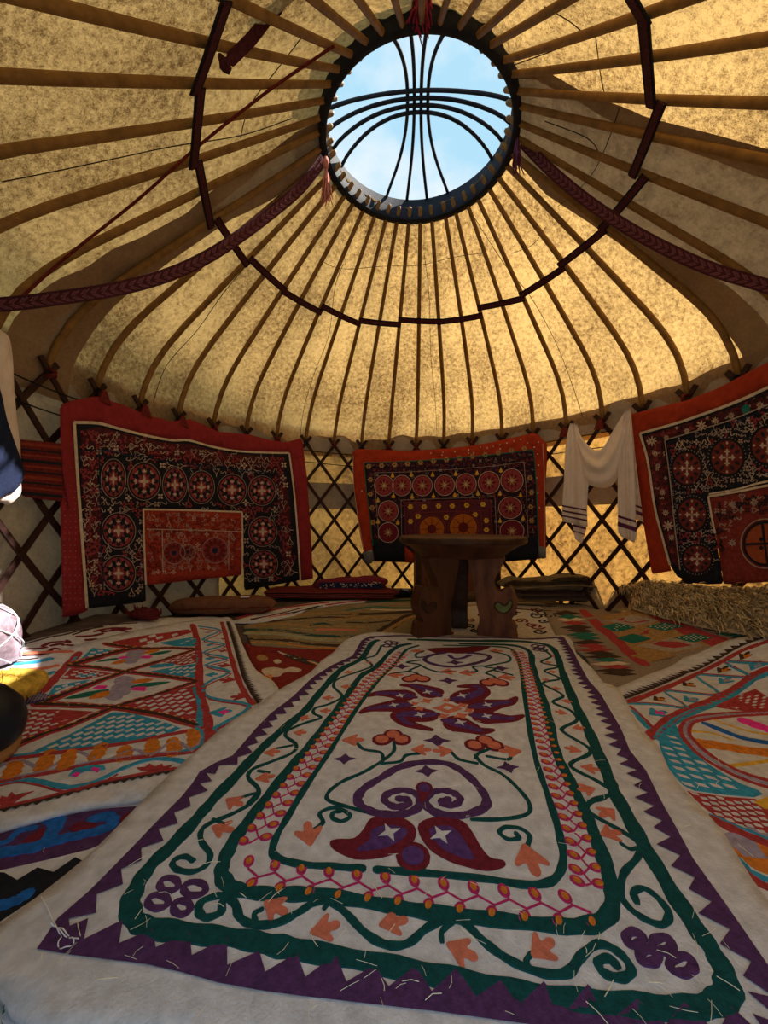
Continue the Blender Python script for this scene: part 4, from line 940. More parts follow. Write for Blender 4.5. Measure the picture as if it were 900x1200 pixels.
# far motif, mirrored
poly(r, 'maroon_wing', kp([(380, 98), (425, 117), (470, 112), (500, 116), (545, 114), (600, 102), (632, 88), (560, 88), (500, 92), (440, 93)]), MAROON, .002)
stroke(r, 'heart_scroll', kp([(455, 112), (395, 124), (380, 142), (430, 160), (490, 166), (560, 156), (610, 140), (622, 126), (585, 116), (540, 113)]), .030, PURPLE); stroke(r, 'heart_spiral', kp([(470, 122), (490, 135), (520, 133), (548, 122)]), .028, PURPLE2)
for q in ([(372, 108), (345, 118), (352, 130), (392, 126)], [(360, 140), (310, 148), (362, 158), (322, 178), (352, 190), (345, 204)], [(322, 180), (250, 190)], [(362, 158), (395, 175), (440, 186), (478, 182)], [(632, 108), (690, 122), (695, 146), (605, 166), (645, 175), (610, 190), (642, 205), (640, 218)], [(532, 188), (575, 184), (560, 168), (600, 164)], [(642, 182), (708, 198)]): stroke(r, 'teal_stem', kp(q), .016, TEAL)
for x, y in ((265, 194), (465, 184), (536, 190), (685, 207), (350, 106), (645, 106)): shape_at(r, 'coral_flower', *kp([(x, y)])[0], TULIP, .095, 0, CORAL, .002)
for x, y in ((346, 207), (640, 225)):
    for dx, dy in ((-25, 3), (0, -4), (25, 3)): shape_at(r, 'red_flower_petal', *kp([(x+dx, y+dy)])[0], OVAL, .085, 0, MAROON, .002); shape_at(r, 'coral_petal', *kp([(x+dx, y+dy)])[0], OVAL, .058, 0, CORAL, .003)
for x, y in ((292, 163), (492, 150), (467, 218), (664, 173), (425, 446)): shape_at(r, 'purple_diamond', *kp([(x, y)])[0], DIAM, .10, 0, PURPLE)

# straw and lint scattered on the near rug, one white thread, grass at the threshold
mb = MB(); rz = random.Random(21)
for i in range(170):
    x = rz.uniform(20, 880); y = rz.uniform(800, 1198)**1
    X, Y = fl(x, y, CT)
    if rz.random() > min(1, 1.3/Y-.1): continue
    a = rz.uniform(0, PI); l = rz.uniform(.006, .022); z = Hf(X, Y)+CT+.003
    P = [(X-l*cos(a), Y-l*sin(a), z), (X+rz.uniform(-.003, .003), Y+rz.uniform(-.003, .003), z+.002), (X+l*cos(a), Y+l*sin(a), z+.001)]
    mb.tube(P, 0.0004 if i % 3 else .0007, 4)
ob('straw', mb, STRAW, None, kind='stuff', label='bits of straw and hay scattered over the white felt rug', cat='straw')
th_ = [fl(x, y, CT) for x, y in cr([(48, 1053), (60, 1075), (66, 1090), (72, 1100), (68, 1110), (75, 1115), (86, 1108), (84, 1102), (74, 1098), (66, 1088), (60, 1086), (70, 1090), (80, 1098), (92, 1105)], 5)]
ob('thread', MB().tube([(x, y, Hf(x, y)+CT+.004+.003*sin(i*.8)) for i, (x, y) in enumerate(th_)], .0011, 5), mat('white_thread', (.7, .68, .72), .8), None, label='tangled white thread on the corner of the central rug', cat='thread')
mb = MB()
for i in range(240):
    X, Y = rz.uniform(-.98, -.60), rz.uniform(.42, .675)
    if (X+.64)*1.0+(Y-.64)*1.25 > .03: continue
    h_ = rz.uniform(.02, .06); a = rz.uniform(0, 6.28); d = Vector((cos(a), sin(a), 0))*h_*.6; s_ = Vector((-sin(a), cos(a), 0))*.0022
    p = Vector((X, Y, .0)); mb.add([p-s_, p+s_, p+d*.4+Vector((0, 0, h_*.7))+s_*.6, p+d*.4+Vector((0, 0, h_*.7))-s_*.6, p+d+Vector((0, 0, h_))], [(0, 1, 2, 3), (3, 2, 4)])
ob('grass', mb, mat('grass_blade', (.05, .12, .03), .8), None, kind='stuff', label='green grass tufts beside the near left rug corner', cat='grass')

# ================================================================== hangings on the lattice
def ripple(x, y, seed): return .010*sin(x*.085+seed)*(.4+.6*smooth(470, 700, y))+.002*sin(x*.21+y*.013+seed*2)
def wpt(x, y, lift, seed=0): return wall(x, y, .075+lift+ripple(x, y, seed))
def wnorm(p): return Vector((WC[0]-p[0], (WC[1]-p[1])/EY**2, 0)).normalized()
class Hang:
    def __init__(s, name, label, cat, seed, loc_px):
        b = wpt(*loc_px, 0, seed); s.t = thing(name, label, cat, (b.x, b.y, b.z)); s.seed = seed
    def sheet(s, name, pix, m, lift=0, thick=.006, grid=9, par=None, sm=1, back=True):
        out = cr(pix, sm, True) if sm > 1 else pix
        return ob(name, sheet(out, lambda p, d: wpt(p[0], p[1], lift-d, s.seed), grid, thick, back, edge=grid*.6), m, par or s.t, True)
    def line(s, name, pix, wd, m, lift, par=None, n=5):
        P = [wpt(x, y, lift, s.seed) for x, y in cr(pix, n)]
        return ob(name, MB().band(P, lambda i: wnorm(P[i]), wd, .003), m, par or s.t)
    def lines(s, name, paths, wd, m, lift, par=None):
        mb = MB()
        for pix in paths:
            P = [wpt(x, y, lift, s.seed) for x, y in pix]; mb.band(P, lambda i: wnorm(P[i]), wd, .002)
        return ob(name, mb, m, par or s.t, kind='stuff') if mb.v else None
    def polys(s, name, plist, m, lift, par=None, kind=None):
        mb = MB()
        for P in plist:
            if area2(P) < 0: P = P[::-1]
            V = [wpt(x, y, lift, s.seed) for x, y in P]; n = len(V); c = sum(V, Vector())/n
            mb.add(V+[c], [(i, (i+1) % n, n) for i in range(n)])
        return ob(name, mb, m, par or s.t, kind=kind or ('stuff' if len(plist) > 1 else None)) if mb.v else None
    def disc(s, name, cx, cy, rx, ry, m, lift, par=None, n=26):
        vv = [wpt(cx, cy, lift, s.seed)]; ff = []
        for q in (1, 2, 3, 4):
            for k in range(n): vv.append(wpt(cx+rx*q/4*cos(2*PI*k/n), cy-ry*q/4*sin(2*PI*k/n), lift, s.seed))
        for k in range(n): ff.append((0, 1+k, 1+(k+1) % n))
        for q in range(3):
            for k in range(n): a = 1+q*n; ff.append((a+k, a+n+k, a+n+(k+1) % n, a+(k+1) % n))
        return ob(name, MB().add(vv, ff), m, par or s.t)
    def ring(s, name, cx, cy, rx, ry, wd, m, lift, par=None, n=28):
        P = [wpt(cx+rx*cos(2*PI*k/n), cy+ry*sin(2*PI*k/n), lift, s.seed) for k in range(n+1)]
        return ob(name, MB().band(P, lambda i: wnorm(P[i]), wd, .002), m, par or s.t)
    def dots(s, name, cx, cy, rx, ry, k, sz, m, lift, par):
        return s.polys(name, [[(cx+rx*cos(2*PI*i/k)+sz*cos(a), cy+ry*sin(2*PI*i/k)+sz*sin(a)) for a in (0, PI/2, PI, 3*PI/2)] for i in range(k)], m, lift, par, 'stuff')
def leafp(cx, cy, ang, r0, r1, w, sx=1, sy=1):
    out = []
    for u, v in ((r0, 0), (r0+(r1-r0)*.3, w), (r0+(r1-r0)*.7, w*.8), (r1, 0), (r0+(r1-r0)*.7, -w*.8), (r0+(r1-r0)*.3, -w)):
        out.append((cx+sx*(u*cos(ang)-v*sin(ang)), cy+sy*(u*sin(ang)+v*cos(ang))))
    return out
def scurl(x, y, s_, a, sg):
    """double hook scroll"""
    pts = []
    for i in range(9):
        q = 4.4*(1-i/8); rr_ = .30+.05*i
        pts.append((-.45+rr_*.55*cos(q), -.1+rr_*.6*sin(q)))
    for i in range(9):
        q = PI+4.4*i/8; rr_ = .70-.05*i
        pts.append((.45+rr_*.55*cos(q), .1+rr_*.6*sin(q)))
    return [(x+s_*(u*cos(a)-sg*v*sin(a)), y+s_*(u*sin(a)+sg*v*cos(a))) for u, v in pts]
def hook(x, y, s_, a, sg):
    pts = [(0, -1), (.05, -.4), (.25, 0), (.5, .25), (.62, .6), (.35, .8), (.12, .62), (.28, .45)]
    return [(x+s_*(sg*u*cos(a)-v*sin(a)), y+s_*(sg*u*sin(a)+v*cos(a))) for u, v in pts]
def fill(h, poly_, seed, step, s_, groups, lift, par, avoid=()):
    """embroidered scrolls covering a panel; groups = [(material, share, width)]"""
    rz = random.Random(seed); xs = [p[0] for p in poly_]; ys = [p[1] for p in poly_]; buckets = [[] for _ in groups]; flowers = [[] for _ in groups]
    y = min(ys)+step*.5; row = 0
    while y < max(ys):
        x = min(xs)+step*(.5+.5*(row % 2))
        while x < max(xs):
            X, Y = x+rz.uniform(-.2, .2)*step, y+rz.uniform(-.2, .2)*step
            if inside((X, Y), poly_) and not any(((X-c[0])/(c[2]+s_*.35))**2+((Y-c[1])/(c[3]+s_*.35))**2 < 1 for c in avoid):
                q = rz.random(); g_ = 0
                for i, gr in enumerate(groups):
                    if q < gr[1]: g_ = i; break
                    q -= gr[1]
                k = rz.random()
                if k < .45: buckets[g_].append(scurl(X, Y, s_*rz.uniform(.75, 1.05), rz.choice((0, PI/2, PI, .6, -.6)), rz.choice((1, -1))))
                elif k < .75: sg = rz.choice((0, PI, PI/2)); buckets[g_] += [hook(X, Y, s_, sg, 1), hook(X, Y, s_, sg, -1)]
                else:
                    a0 = rz.choice((0, PI/4)); flowers[g_] += [leafp(X, Y, a0+PI/2*i, s_*.1, s_*.72, s_*.2) for i in range(4)]
            x += step
        y += step; row += 1
    for i, gr in enumerate(groups):
        h.lines('scroll_embroidery', buckets[i], gr[2], gr[0], lift, par); h.polys('leaf_embroidery', flowers[i], gr[0], lift+.001, par, 'stuff')
def medallion(h, cx, cy, rx, ry, field, red, lift, style=0):
    d = h.disc('medallion', cx, cy, rx, ry, BLACK if style != 2 else MAROON, lift)
    h.disc('medallion_field', cx, cy, rx*.86, ry*.86, red, lift+.0015, d)
    if style == 0:     # four-armed leaf cross, dark leaves between
        h.ring('stitched_ring', cx, cy, rx*.97, ry*.97, .0045, EMBP, lift+.003, d)
        h.polys('dark_leaves', [leafp(cx, cy, PI/4+PI/2*i+o, rx*.30, rx*.82, rx*.15, 1, ry/rx) for i in range(4) for o in (-.32, .32)]+[leafp(cx, cy, PI/2*i, rx*.55, rx*.86, rx*.12, 1, ry/rx) for i in range(4)], BLACK, lift+.003, d)
        h.polys('cream_cross', [leafp(cx, cy, PI/2*i, 0, rx*.32, rx*.085, 1, ry/rx) for i in range(4)]+[leafp(cx+rx*.47*cos(PI/2*i), cy+ry*.47*sin(PI/2*i), PI/2*i+o, -rx*.02, rx*.17, rx*.05, 1, ry/rx) for i in range(4) for o in (-1.2, 0, 1.2)], EMBC, lift+.0045, d)
        h.polys('ochre_sprigs', [leafp(cx+rx*.58*cos(PI/4+PI/2*i), cy+ry*.58*sin(PI/4+PI/2*i), PI/4+PI/2*i+o, -rx*.02, rx*.16, rx*.05, 1, ry/rx) for i in range(4) for o in (-1, 1)], EMBP, lift+.0045, d)
    elif style == 1:   # right hanging: knotted cross
        h.ring('stitched_ring', cx, cy, rx*.95, ry*.95, .009, BLACK, lift+.003, d); h.dots('bead_ring', cx, cy, rx*1.02, ry*1.02, 34, .8, EMBP, lift+.004, d)
        arms = []
        for i in range(4):
            a = PI/2*i; arms.append(leafp(cx, cy, a, 0, rx*.42, rx*.06, 1, ry/rx)); arms += [leafp(cx+rx*.3*cos(a), cy+ry*.3*sin(a), a+o, 0, rx*.16, rx*.055, 1, ry/rx) for o in (PI/2, -PI/2, 0)]
            arms.append(leafp(cx+rx*.74*cos(a), cy+ry*.74*sin(a), a, -rx*.08, rx*.08, rx*.06, 1, ry/rx))
        h.polys('cream_cross', arms, EMBC, lift+.0045, d)
        h.polys('dark_leaves', [leafp(cx, cy, PI/4+PI/2*i+o, rx*.45, rx*.8, rx*.10, 1, ry/rx) for i in range(4) for o in (-.3, .3)], BLACK, lift+.003, d)
    else:              # centre hanging: rosette
        h.ring('white_ring', cx, cy, rx*.97, ry*.97, .007, EMBC, lift+.003, d)
        h.polys('petals', [leafp(cx, cy, PI/4*i, rx*.22, rx*.68, rx*.13, 1, ry/rx) for i in range(8)], MAROON, lift+.003, d)
        h.polys('ochre_star', [leafp(cx, cy, PI/4*i+.39, rx*.05, rx*.45, rx*.06, 1, ry/rx) for i in range(8)], TAN if style == 2 else CREAM, lift+.004, d)
        h.disc('rosette_heart', cx, cy, rx*.13, ry*.13, EMBC, lift+.005, d, 8)
    return d

# ------------------------------------------------------------------ left hanging
H = Hang('wall_hanging', 'red-bordered black embroidered wall hanging on the left lattice', 'wall hanging', 1.0, (210, 600))
topL = [(72, 474), (82, 470), (112, 464), (146, 475), (174, 487), (202, 494), (221, 491), (240, 498), (256, 506), (291, 509), (318, 516), (336, 518), (354, 513)]
pipT = [(87, 495), (115, 496), (142, 503), (174, 511), (202, 516), (221, 516), (247, 523), (273, 528), (300, 530), (339, 531)]
H.sheet('red_border', topL+[(360, 560), (364, 620), (367, 678), (352, 681), (349, 630), (345, 580), (339, 531)]+pipT[::-1]+[(91, 560), (97, 640), (103, 716), (88, 721), (73, 724), (72, 650), (70, 560)], REDCLOTH)
H.sheet('folded_corner', [(70, 478), (80, 474), (82, 500), (83, 560), (82, 600), (74, 560), (71, 520)], REDCLOTH, .012, .004)
fieldL = pipT+[(345, 580), (349, 630), (351, 680), (330, 684), (286, 692), (285, 600), (168, 596), (171, 705), (140, 709), (103, 713), (97, 640), (91, 560)]
H.sheet('black_field', fieldL, BLACK, .001)
# reddish ground of bands inside the black field
band = H.sheet('red_band', [(95, 505), (115, 500), (142, 507), (174, 515), (202, 520), (221, 520), (247, 527), (273, 532), (300, 534), (333, 536), (334, 552), (300, 550), (260, 546), (200, 538), (150, 528), (118, 524), (95, 522)], mat('dull_maroon', (.055, .010, .014), .95, .5, 50), .004, .003, back=False)
b2 = H.sheet('red_band', [(322, 556), (334, 556), (340, 600), (343, 675), (330, 676), (328, 620)], mat('dull_maroon', None), .004, .003, back=False)
b3 = H.sheet('red_band', [(95, 528), (112, 530), (118, 600), (120, 690), (106, 692), (100, 640)], mat('dull_maroon', None), .004, .003, back=False)
H.line('cream_piping', pipT, .020, CREAM, .007); H.line('cream_piping', [(339, 531), (345, 580), (349, 630), (352, 680)], .020, CREAM, .007); H.line('cream_piping', [(87, 495), (91, 560), (97, 640), (102, 712)], .022, CREAM, .007)
MEDL = [(133, 561, 15, 24), (169, 564, 20, 23), (205, 568, 15, 22), (236, 571, 16, 20), (272, 574, 17.5, 19), (307, 575, 16.5, 18), (139, 622, 20.5, 22), (139, 672, 20.5, 22), (308, 623, 17, 18), (309, 661, 17, 17)]
for c_ in MEDL: medallion(H, *c_, BLACK, EMBR, .005)
inner = [(95, 505), (142, 509), (202, 522), (247, 529), (333, 537), (345, 676), (287, 682), (286, 598), (167, 594), (168, 694), (106, 698), (98, 640)]
fill(H, inner, 4, 7.4, 5.8, [(EMBR, .42, .010), (EMBC, .30, .0048), (EMBP, .28, .0048)], .006, H.t, MEDL)
for q in ([(116, 530), (118, 600), (121, 692)], [(118, 527), (200, 541), (260, 549), (326, 555)], [(326, 556), (330, 620), (333, 676)]): 
    H.line('dark_cord', q, .009, NAVY, .008); 
ins = H.sheet('inset_panel', [(168, 596), (225, 597), (284, 599), (284, 640), (284, 674), (225, 680), (171, 686), (169, 640)], mat('rust_cloth', (.27, .03, .016), .94, .35, 40), .012, .004)
for q in ([(168, 597), (225, 598), (284, 600)], [(168, 597), (169, 640), (171, 685)], [(284, 600), (284, 640), (284, 674)]): H.line('inset_piping', q, .016, CREAM, .016)
for cx, cy, r0_ in ((204, 648, 13), (252, 645, 15), (220, 647, 9)):
    d = H.disc('sun_disc', cx, cy, r0_, r0_, EMBR, .0155); H.polys('sun_petals', [leafp(cx, cy, 2*PI*i/12, r0_*.35, r0_*.95, r0_*.16) for i in range(12)], DARKRED, .017, d); H.polys('sun_heart', [leafp(cx, cy, PI/4*i, 0, r0_*.3, r0_*.07) for i in range(8)], NAVY, .018, d); H.ring('pale_ring', cx, cy, r0_, r0_, .005, EMBP, .018, d)
fill(H, [(172, 601), (281, 604), (281, 664), (225, 670), (174, 674)], 8, 5.6, 4.2, [(EMBP, .5, .0035), (EMBC, .15, .0035), (DARKRED, .35, .007)], .0165, ins, [(204, 648, 13, 13), (252, 645, 15, 15)])
H.lines('stitched_line', [[(172, 620), (225, 621), (282, 623)], [(190, 620), (191, 670)], [(268, 623), (268, 668)]], .006, EMBC, .018, ins)
rz = random.Random(3); H.polys('woven_flecks', [[(x+dx-.7, y), (x+dx, y-.5), (x+dx+.7, y), (x+dx, y+.5)] for y in range(520, 715, 7) for x in (76, 82, 88, 94) for dx in (rz.uniform(-1, 1)+(y-520)*.0,) if x < 84+(y-520)*.075], EMBP, .0015, None, 'stuff')

# ------------------------------------------------------------------ centre hanging
H = Hang('wall_hanging', 'orange-bordered dark hanging with rosettes behind the wooden table', 'wall hanging', 2.3, (530, 590))
ctop = [(413, 530), (418, 526), (445, 527), (472, 528), (502, 527), (530, 525), (555, 522), (573, 519), (595, 514), (614, 510), (628, 507), (641, 520)]
H.sheet('orange_border', ctop+[(641, 545), (639, 572), (640, 620), (640, 653), (631, 655), (585, 659), (500, 660), (438, 658), (427, 651), (423, 632), (416, 590), (414, 560)], ORCLOTH)
H.sheet('dark_field', [(427, 542), (470, 541), (520, 538), (575, 533), (625, 527), (628, 560), (630, 610), (631, 655), (585, 658), (500, 659), (439, 657), (434, 610), (429, 570)], mat('aubergine', (.020, .009, .018), .95, .4, 40), .005, .004)
H.sheet('black_hem', [(435, 633), (474, 633), (475, 658), (439, 657)], BLACK, .008, .003, back=False); H.sheet('black_hem', [(586, 632), (631, 628), (631, 654), (586, 658)], BLACK, .008, .003, back=False)
H.sheet('red_hem', [(474, 640), (486, 650), (486, 660), (475, 659)], ORCLOTH, .009, .003, back=False)
for q, m_ in (([(427, 542), (470, 541), (520, 538), (575, 533), (625, 527)], GREEN), ([(625, 527), (628, 560), (630, 610), (631, 640)], GREEN), ([(427, 542), (429, 570), (434, 610), (437, 640)], GREEN)): H.line('green_cord', q, .009, m_, .010)
H.line('pale_edge', [(414, 534), (414, 560), (417, 590), (424, 632), (427, 645)], .006, EMBC, .003); H.line('pale_edge', [(636, 520), (638, 560), (638, 610), (638, 645)], .006, EMBC, .003)
MEDC = [(450, 569, 11.5, 12.5), (471, 569, 11.5, 12.5), (495, 569, 12, 12.5), (521, 568.5, 12, 12.5), (546, 567.5, 12.5, 13), (573, 565.5, 13, 13.5), (600, 563, 13.5, 14), (455, 599, 12, 12.5), (455, 624, 12, 12), (598, 595, 14, 13), (600, 622, 14.5, 13)]
for i, c_ in enumerate(MEDC): medallion(H, *c_, MAROON, EMBR if i not in (8, 10) else MAROON, .010, 2)
flw = [(432+i*15.2, 546.5-.9*i-(.07*i*i)) for i in range(13)]+[(434, 562), (434, 579), (436, 595), (437, 612), (621, 560), (623, 577), (622, 594), (623, 610)]
for x, y in flw:
    H.polys('ochre_flower', [leafp(x, y, PI/3*i, .6, 3.6, 1.2) for i in range(6)], TAN, .011)
for x, y in [(460, 557), (482, 556), (507, 556), (534, 555), (559, 554), (587, 551), (461, 581), (483, 582), (508, 581), (533, 580), (560, 578), (586, 578), (443, 586), (610, 580), (443, 611), (466, 612), (586, 610), (613, 607)]:
    H.polys('ochre_arrowhead', [[(x-2.4, y+2), (x, y-3.6), (x+2.4, y+2), (x, y+3)]], YELLOW, .011)
H.lines('stitched_line', [[(439, 554), (480, 553), (530, 550), (580, 546), (614, 541)], [(439, 554), (441, 590), (444, 632)], [(614, 541), (617, 580), (619, 630)], [(470, 586), (530, 584), (580, 582)], [(470, 586), (471, 635)], [(580, 582), (582, 630)]], .005, EMBP, .011)
ins = H.sheet('inset_panel', [(474, 589), (525, 587), (575, 586), (577, 625), (579, 640), (476, 640)], mat('plum_cloth', (.085, .018, .028), .95, .4, 40), .012, .003, back=False)
for q in ([(474, 589), (525, 587), (575, 586)], [(474, 589), (475, 620), (476, 640)], [(575, 586), (577, 620), (579, 640)], [(486, 601), (525, 599.5), (563, 598.5)], [(486, 601), (487, 638)], [(563, 598.5), (566, 636)]): H.line('pink_cord', q, .006, EMBR, .0155)
for cx, cy, r0_ in ((506, 620, 14.5), (543, 618, 16)):
    d = H.disc('ochre_disc', cx, cy, r0_, r0_, mat('ochre_cloth', (.36, .10, .012), .95), .0155); H.ring('plum_ring', cx, cy, r0_+2, r0_+2, .006, EMBR, .0165, d); H.polys('disc_spokes', [leafp(cx, cy, PI/4*i, r0_*.2, r0_, .5) for i in range(8)], DARKRED, .017, d); H.disc('disc_heart', cx, cy, r0_*.38, r0_*.38, DARKRED, .018, d, 12)
for x, y in [(481, 594), (497, 594), (514, 593), (530, 593), (547, 592), (566, 591), (481, 611), (570, 610), (570, 621), (490, 605), (523, 606), (557, 603)]: H.polys('ochre_flower', [leafp(x, y, PI/3*i, .6, 3.4, 1.3) for i in range(6)], YELLOW, .0165, ins)
fill(H, [(432, 545), (520, 541), (624, 530), (628, 628), (440, 630)], 14, 6, 3.0, [(EMBR, .75, .0045), (EMBP, .25, .003)], .0095, H.t, MEDC+[(525, 615, 55, 30)])
mb = MB(); rz = random.Random(6)
seq = [wpt(x, y, .006, 2.3) for x, y in [(505, 531), (518, 533), (519, 530), (533, 529), (549, 527), (549, 531), (555, 531), (563, 524), (571, 525), (578, 523), (586, 521), (594, 519), (586, 526), (602, 517), (610, 515), (618, 519), (626, 524), (630, 532), (631, 545), (629, 560), (630, 578), (632, 595), (424, 575), (631, 518)]]
for p in seq:
    n_ = wnorm(p); o = ob('sequin', MB().lathe((0, 0, 0), [(.0001, .003), (.006, .002), (.008, -.003)], 8), mat('sequin_silver', (.6, .58, .55), .3), H.t); o.location = p; o.rotation_euler = n_.to_track_quat('Z', 'Y').to_euler()
H.sheet('grey_corner_patch', [(425, 648), (437, 643), (438, 660), (429, 661)], GREY, .008, .003); H.sheet('grey_corner_patch', [(631, 640), (640, 641), (640, 655), (632, 655)], GREY, .008, .003)

# ------------------------------------------------------------------ right hanging
H = Hang('wall_hanging', 'orange-red bordered dark hanging with cream piping on the right lattice', 'wall hanging', 4.1, (850, 580))
rtop = [(737, 486), (768, 478), (806, 469), (843, 454), (881, 434), (900, 424), (940, 404), (985, 380)]
pipR = [(750, 508), (768, 503), (796, 495), (825, 485), (850, 476), (872, 467), (900, 454), (940, 434), (985, 412)]
H.sheet('orange_border', rtop+[(985, 412)]+pipR[::-1]+[(759, 540), (767, 593), (776, 629), (785, 662), (787, 669), (764, 673), (755, 620), (747, 560), (741, 520)], ORCLOTH)
fr_ = H.sheet('black_field', pipR+[(985, 560), (900, 568), (831, 582), (838, 625), (848, 684), (830, 685), (808, 683), (793, 675), (785, 662), (776, 629), (767, 593), (759, 540)], BLACK, .004, .004)
H.sheet('maroon_band', [(755, 511), (825, 489), (872, 471), (985, 417), (985, 432), (900, 474), (850, 492), (800, 508), (777, 516), (782, 560), (790, 620), (797, 665), (788, 660), (778, 625), (768, 585), (762, 545)], mat('maroon_cloth', (.085, .014, .016), .95, .4, 40), .009, .003, back=False)
H.line('cream_piping', pipR, .020, CREAM, .013); H.line('cream_piping', [(750, 508), (759, 540), (767, 593), (776, 629), (785, 662)], .018, CREAM, .013)
H.line('black_cord', [(754, 511), (825, 488.5), (872, 471), (985, 416)], .010, BLACK, .014)
MEDR = [(805, 549, 19, 21.5), (852, 536, 21.5, 23), (900, 522, 22, 24), (950, 505, 22, 25), (811, 603, 19, 21.5), (817, 655, 19, 18)]
for c_ in MEDR: medallion(H, *c_, BLACK, mat('brick_cloth', (.13, .022, .018), .95, .35, 50), .010, 1)
for q in ([(779, 516), (825, 502), (872, 486), (985, 437)], [(779, 516), (785, 560), (791, 620), (797, 668)]): H.line('bead_line', q, .008, EMBP, .013); H.line('bead_line', [(x+4, y+3) for x, y in q], .006, NAVY, .0135)
fill(H, [(783, 520), (825, 507), (872, 491), (985, 441), (985, 552), (900, 560), (828, 574), (832, 590), (843, 660), (800, 662), (790, 600)], 31, 6.6, 5.2, [(EMBP, .55, .0045), (EMBC, .15, .0045), (EMBR, .30, .008)], .0105, fr_, MEDR)
fill(H, [(757, 513), (825, 490), (985, 420), (985, 430), (850, 490), (777, 514), (795, 660), (788, 655), (768, 585)], 17, 6, 3.4, [(EMBC, .12, .004), (BLACK, .55, .007), (EMBR, .33, .007)], .0125, H.t)
for x, y, s_ in [(764, 517, 6.5), (781, 513, 3.5), (805, 505, 4), (822, 499, 7), (838, 493, 5), (857, 487, 4.5), (891, 475, 5), (768, 532, 3.5), (771, 546, 3.5), (776, 577, 4), (780, 601, 4.5), (783, 616, 7), (787, 630, 4)]:
    H.polys('cream_star', [leafp(x, y, PI/4*i, .5, s_, s_*.13) for i in range(8)], EMBC, .0145)
H.disc('green_dot', 874, 480, 5, 6, GREEN, .0145)
for q in ([(831, 579), (865, 573), (900, 564), (985, 552)],): H.line('cream_line', q, .012, CREAM, .015); H.line('black_cord', [(x, y+4) for x, y in q], .012, BLACK, .0155)
ins = H.sheet('inset_panel', [(830, 582), (865, 576), (900, 569), (985, 556), (985, 676), (900, 682), (848, 685), (843, 650), (838, 625)], mat('brick_panel', (.165, .024, .018), .95, .35, 40), .016, .004)
H.line('inset_piping', [(830, 582), (865, 576), (900, 569), (985, 556)], .015, CREAM, .021); H.line('inset_piping', [(830, 582), (834, 605), (838, 625)], .013, CREAM, .021)
fill(H, [(836, 588), (985, 565), (985, 590), (870, 605), (850, 625), (850, 655), (846, 650), (840, 620)], 23, 7.5, 5.5, [(EMBP, .4, .0045), (BLACK, .6, .009)], .0205, ins)
d = H.disc('quartered_disc', 897, 637, 25, 25, mat('orange_disc', (.26, .055, .018), .95), .0205); H.ring('black_ring', 897, 637, 25, 25, .014, BLACK, .022, d); H.lines('black_cross', [[(872, 638), (897, 637), (922, 636)], [(893, 612), (896, 637), (900, 662)]], .014, BLACK, .022, d); H.ring('pale_ring', 897, 637, 29, 29, .006, EMBP, .022, d)
for a in range(4): H.polys('knot', [[(897+7*cos(PI/2*a+PI/4)+3*cos(b), 637+7*sin(PI/2*a+PI/4)+3*sin(b)) for b in (0, PI/2, PI, 3*PI/2)]], BLACK, .023, d)
for x, y in ((858, 591), (858, 636), (884, 588)): H.polys('cream_star', [leafp(x, y, PI/4*i, .5, 5, .8) for i in range(8)], EMBP, .022, ins)

# ------------------------------------------------------------------ white towel with purple stripes
T = Hang('towel', 'white linen towel with purple stripes draped on the lattice', 'towel', 0, (700, 560))
def tgrid(name, L, Rr, m, amp, freq, lift, par=None, rows=26, cols=28, rng=(0, 1), ph=0, thick=.004):
    """cloth between a left and right pixel edge, with soft vertical folds"""
    L_ = resample(cr(L, 6), sum(math.dist(a, b) for a, b in zip(cr(L, 6), cr(L, 6)[1:]))/rows)[:rows+1]; R_ = resample(cr(Rr, 6), sum(math.dist(a, b) for a, b in zip(cr(Rr, 6), cr(Rr, 6)[1:]))/rows)[:rows+1]
    n = min(len(L_), len(R_)); mb = MB(); vv = []; ff = []; sel = [i for i in range(n) if rng[0]*(n-1)-.01 <= i <= rng[1]*(n-1)+.01]
    for back in (0, 1):
        for i in sel:
            v = i/(n-1)
            for j in range(cols+1):
                u = j/cols; x = L_[i][0]+(R_[i][0]-L_[i][0])*u; y = L_[i][1]+(R_[i][1]-L_[i][1])*u
                dd = amp*(.35+.65*v)*sin(u*freq*2*PI+ph+1.2*sin(v*2.5))+amp*.4*sin(u*freq*4.3*PI+ph*2)
                vv.append(wall(x, y, .12+lift+dd-back*thick))
    m_ = len(sel); w_ = cols+1; o = m_*w_
    for i in range(m_-1):
        for j in range(cols):
            q = i*w_+j; ff.append((q, q+1, q+w_+1, q+w_)); ff.append((o+q+w_, o+q+w_+1, o+q+1, o+q))
    for i in range(m_-1):
        for j in (0, cols): q = i*w_+j; ff.append((q, q+w_, o+q+w_, o+q))
    for j in range(cols):
        for i in (0, m_-1): q = i*w_+j; ff.append((q, q+1, o+q+1, o+q))
    return ob(name, mb.add(vv, ff), m, par or T.t, True)
lL, lR = [(668, 496), (663, 520), (661, 560), (659, 590), (659, 611)], [(676, 497), (683, 525), (685, 560), (687, 595), (689, 617)]
tgrid('left_fall', lL, lR, LINEN, .016, 1.6, .012); 
for a, b in ((.82, .85), (.87, .91), (.93, .95)): tgrid('purple_stripe', lL, lR, STRIPE, .016, 1.6, .0155, None, 60, 28, (a, b), thick=.003)
fL, fR = [(672, 560), (671, 590), (671, 614), (674, 632)], [(690, 560), (688, 595), (688, 615), (682, 637)]
tgrid('back_fall', fL, fR, LINEN, .010, 1.2, -.015, ph=1)
for a, b in ((.60, .64), (.74, .79), (.84, .88)): tgrid('purple_stripe', fL, fR, STRIPE, .010, 1.2, -.0115, None, 60, 28, (a, b), ph=1, thick=.003)
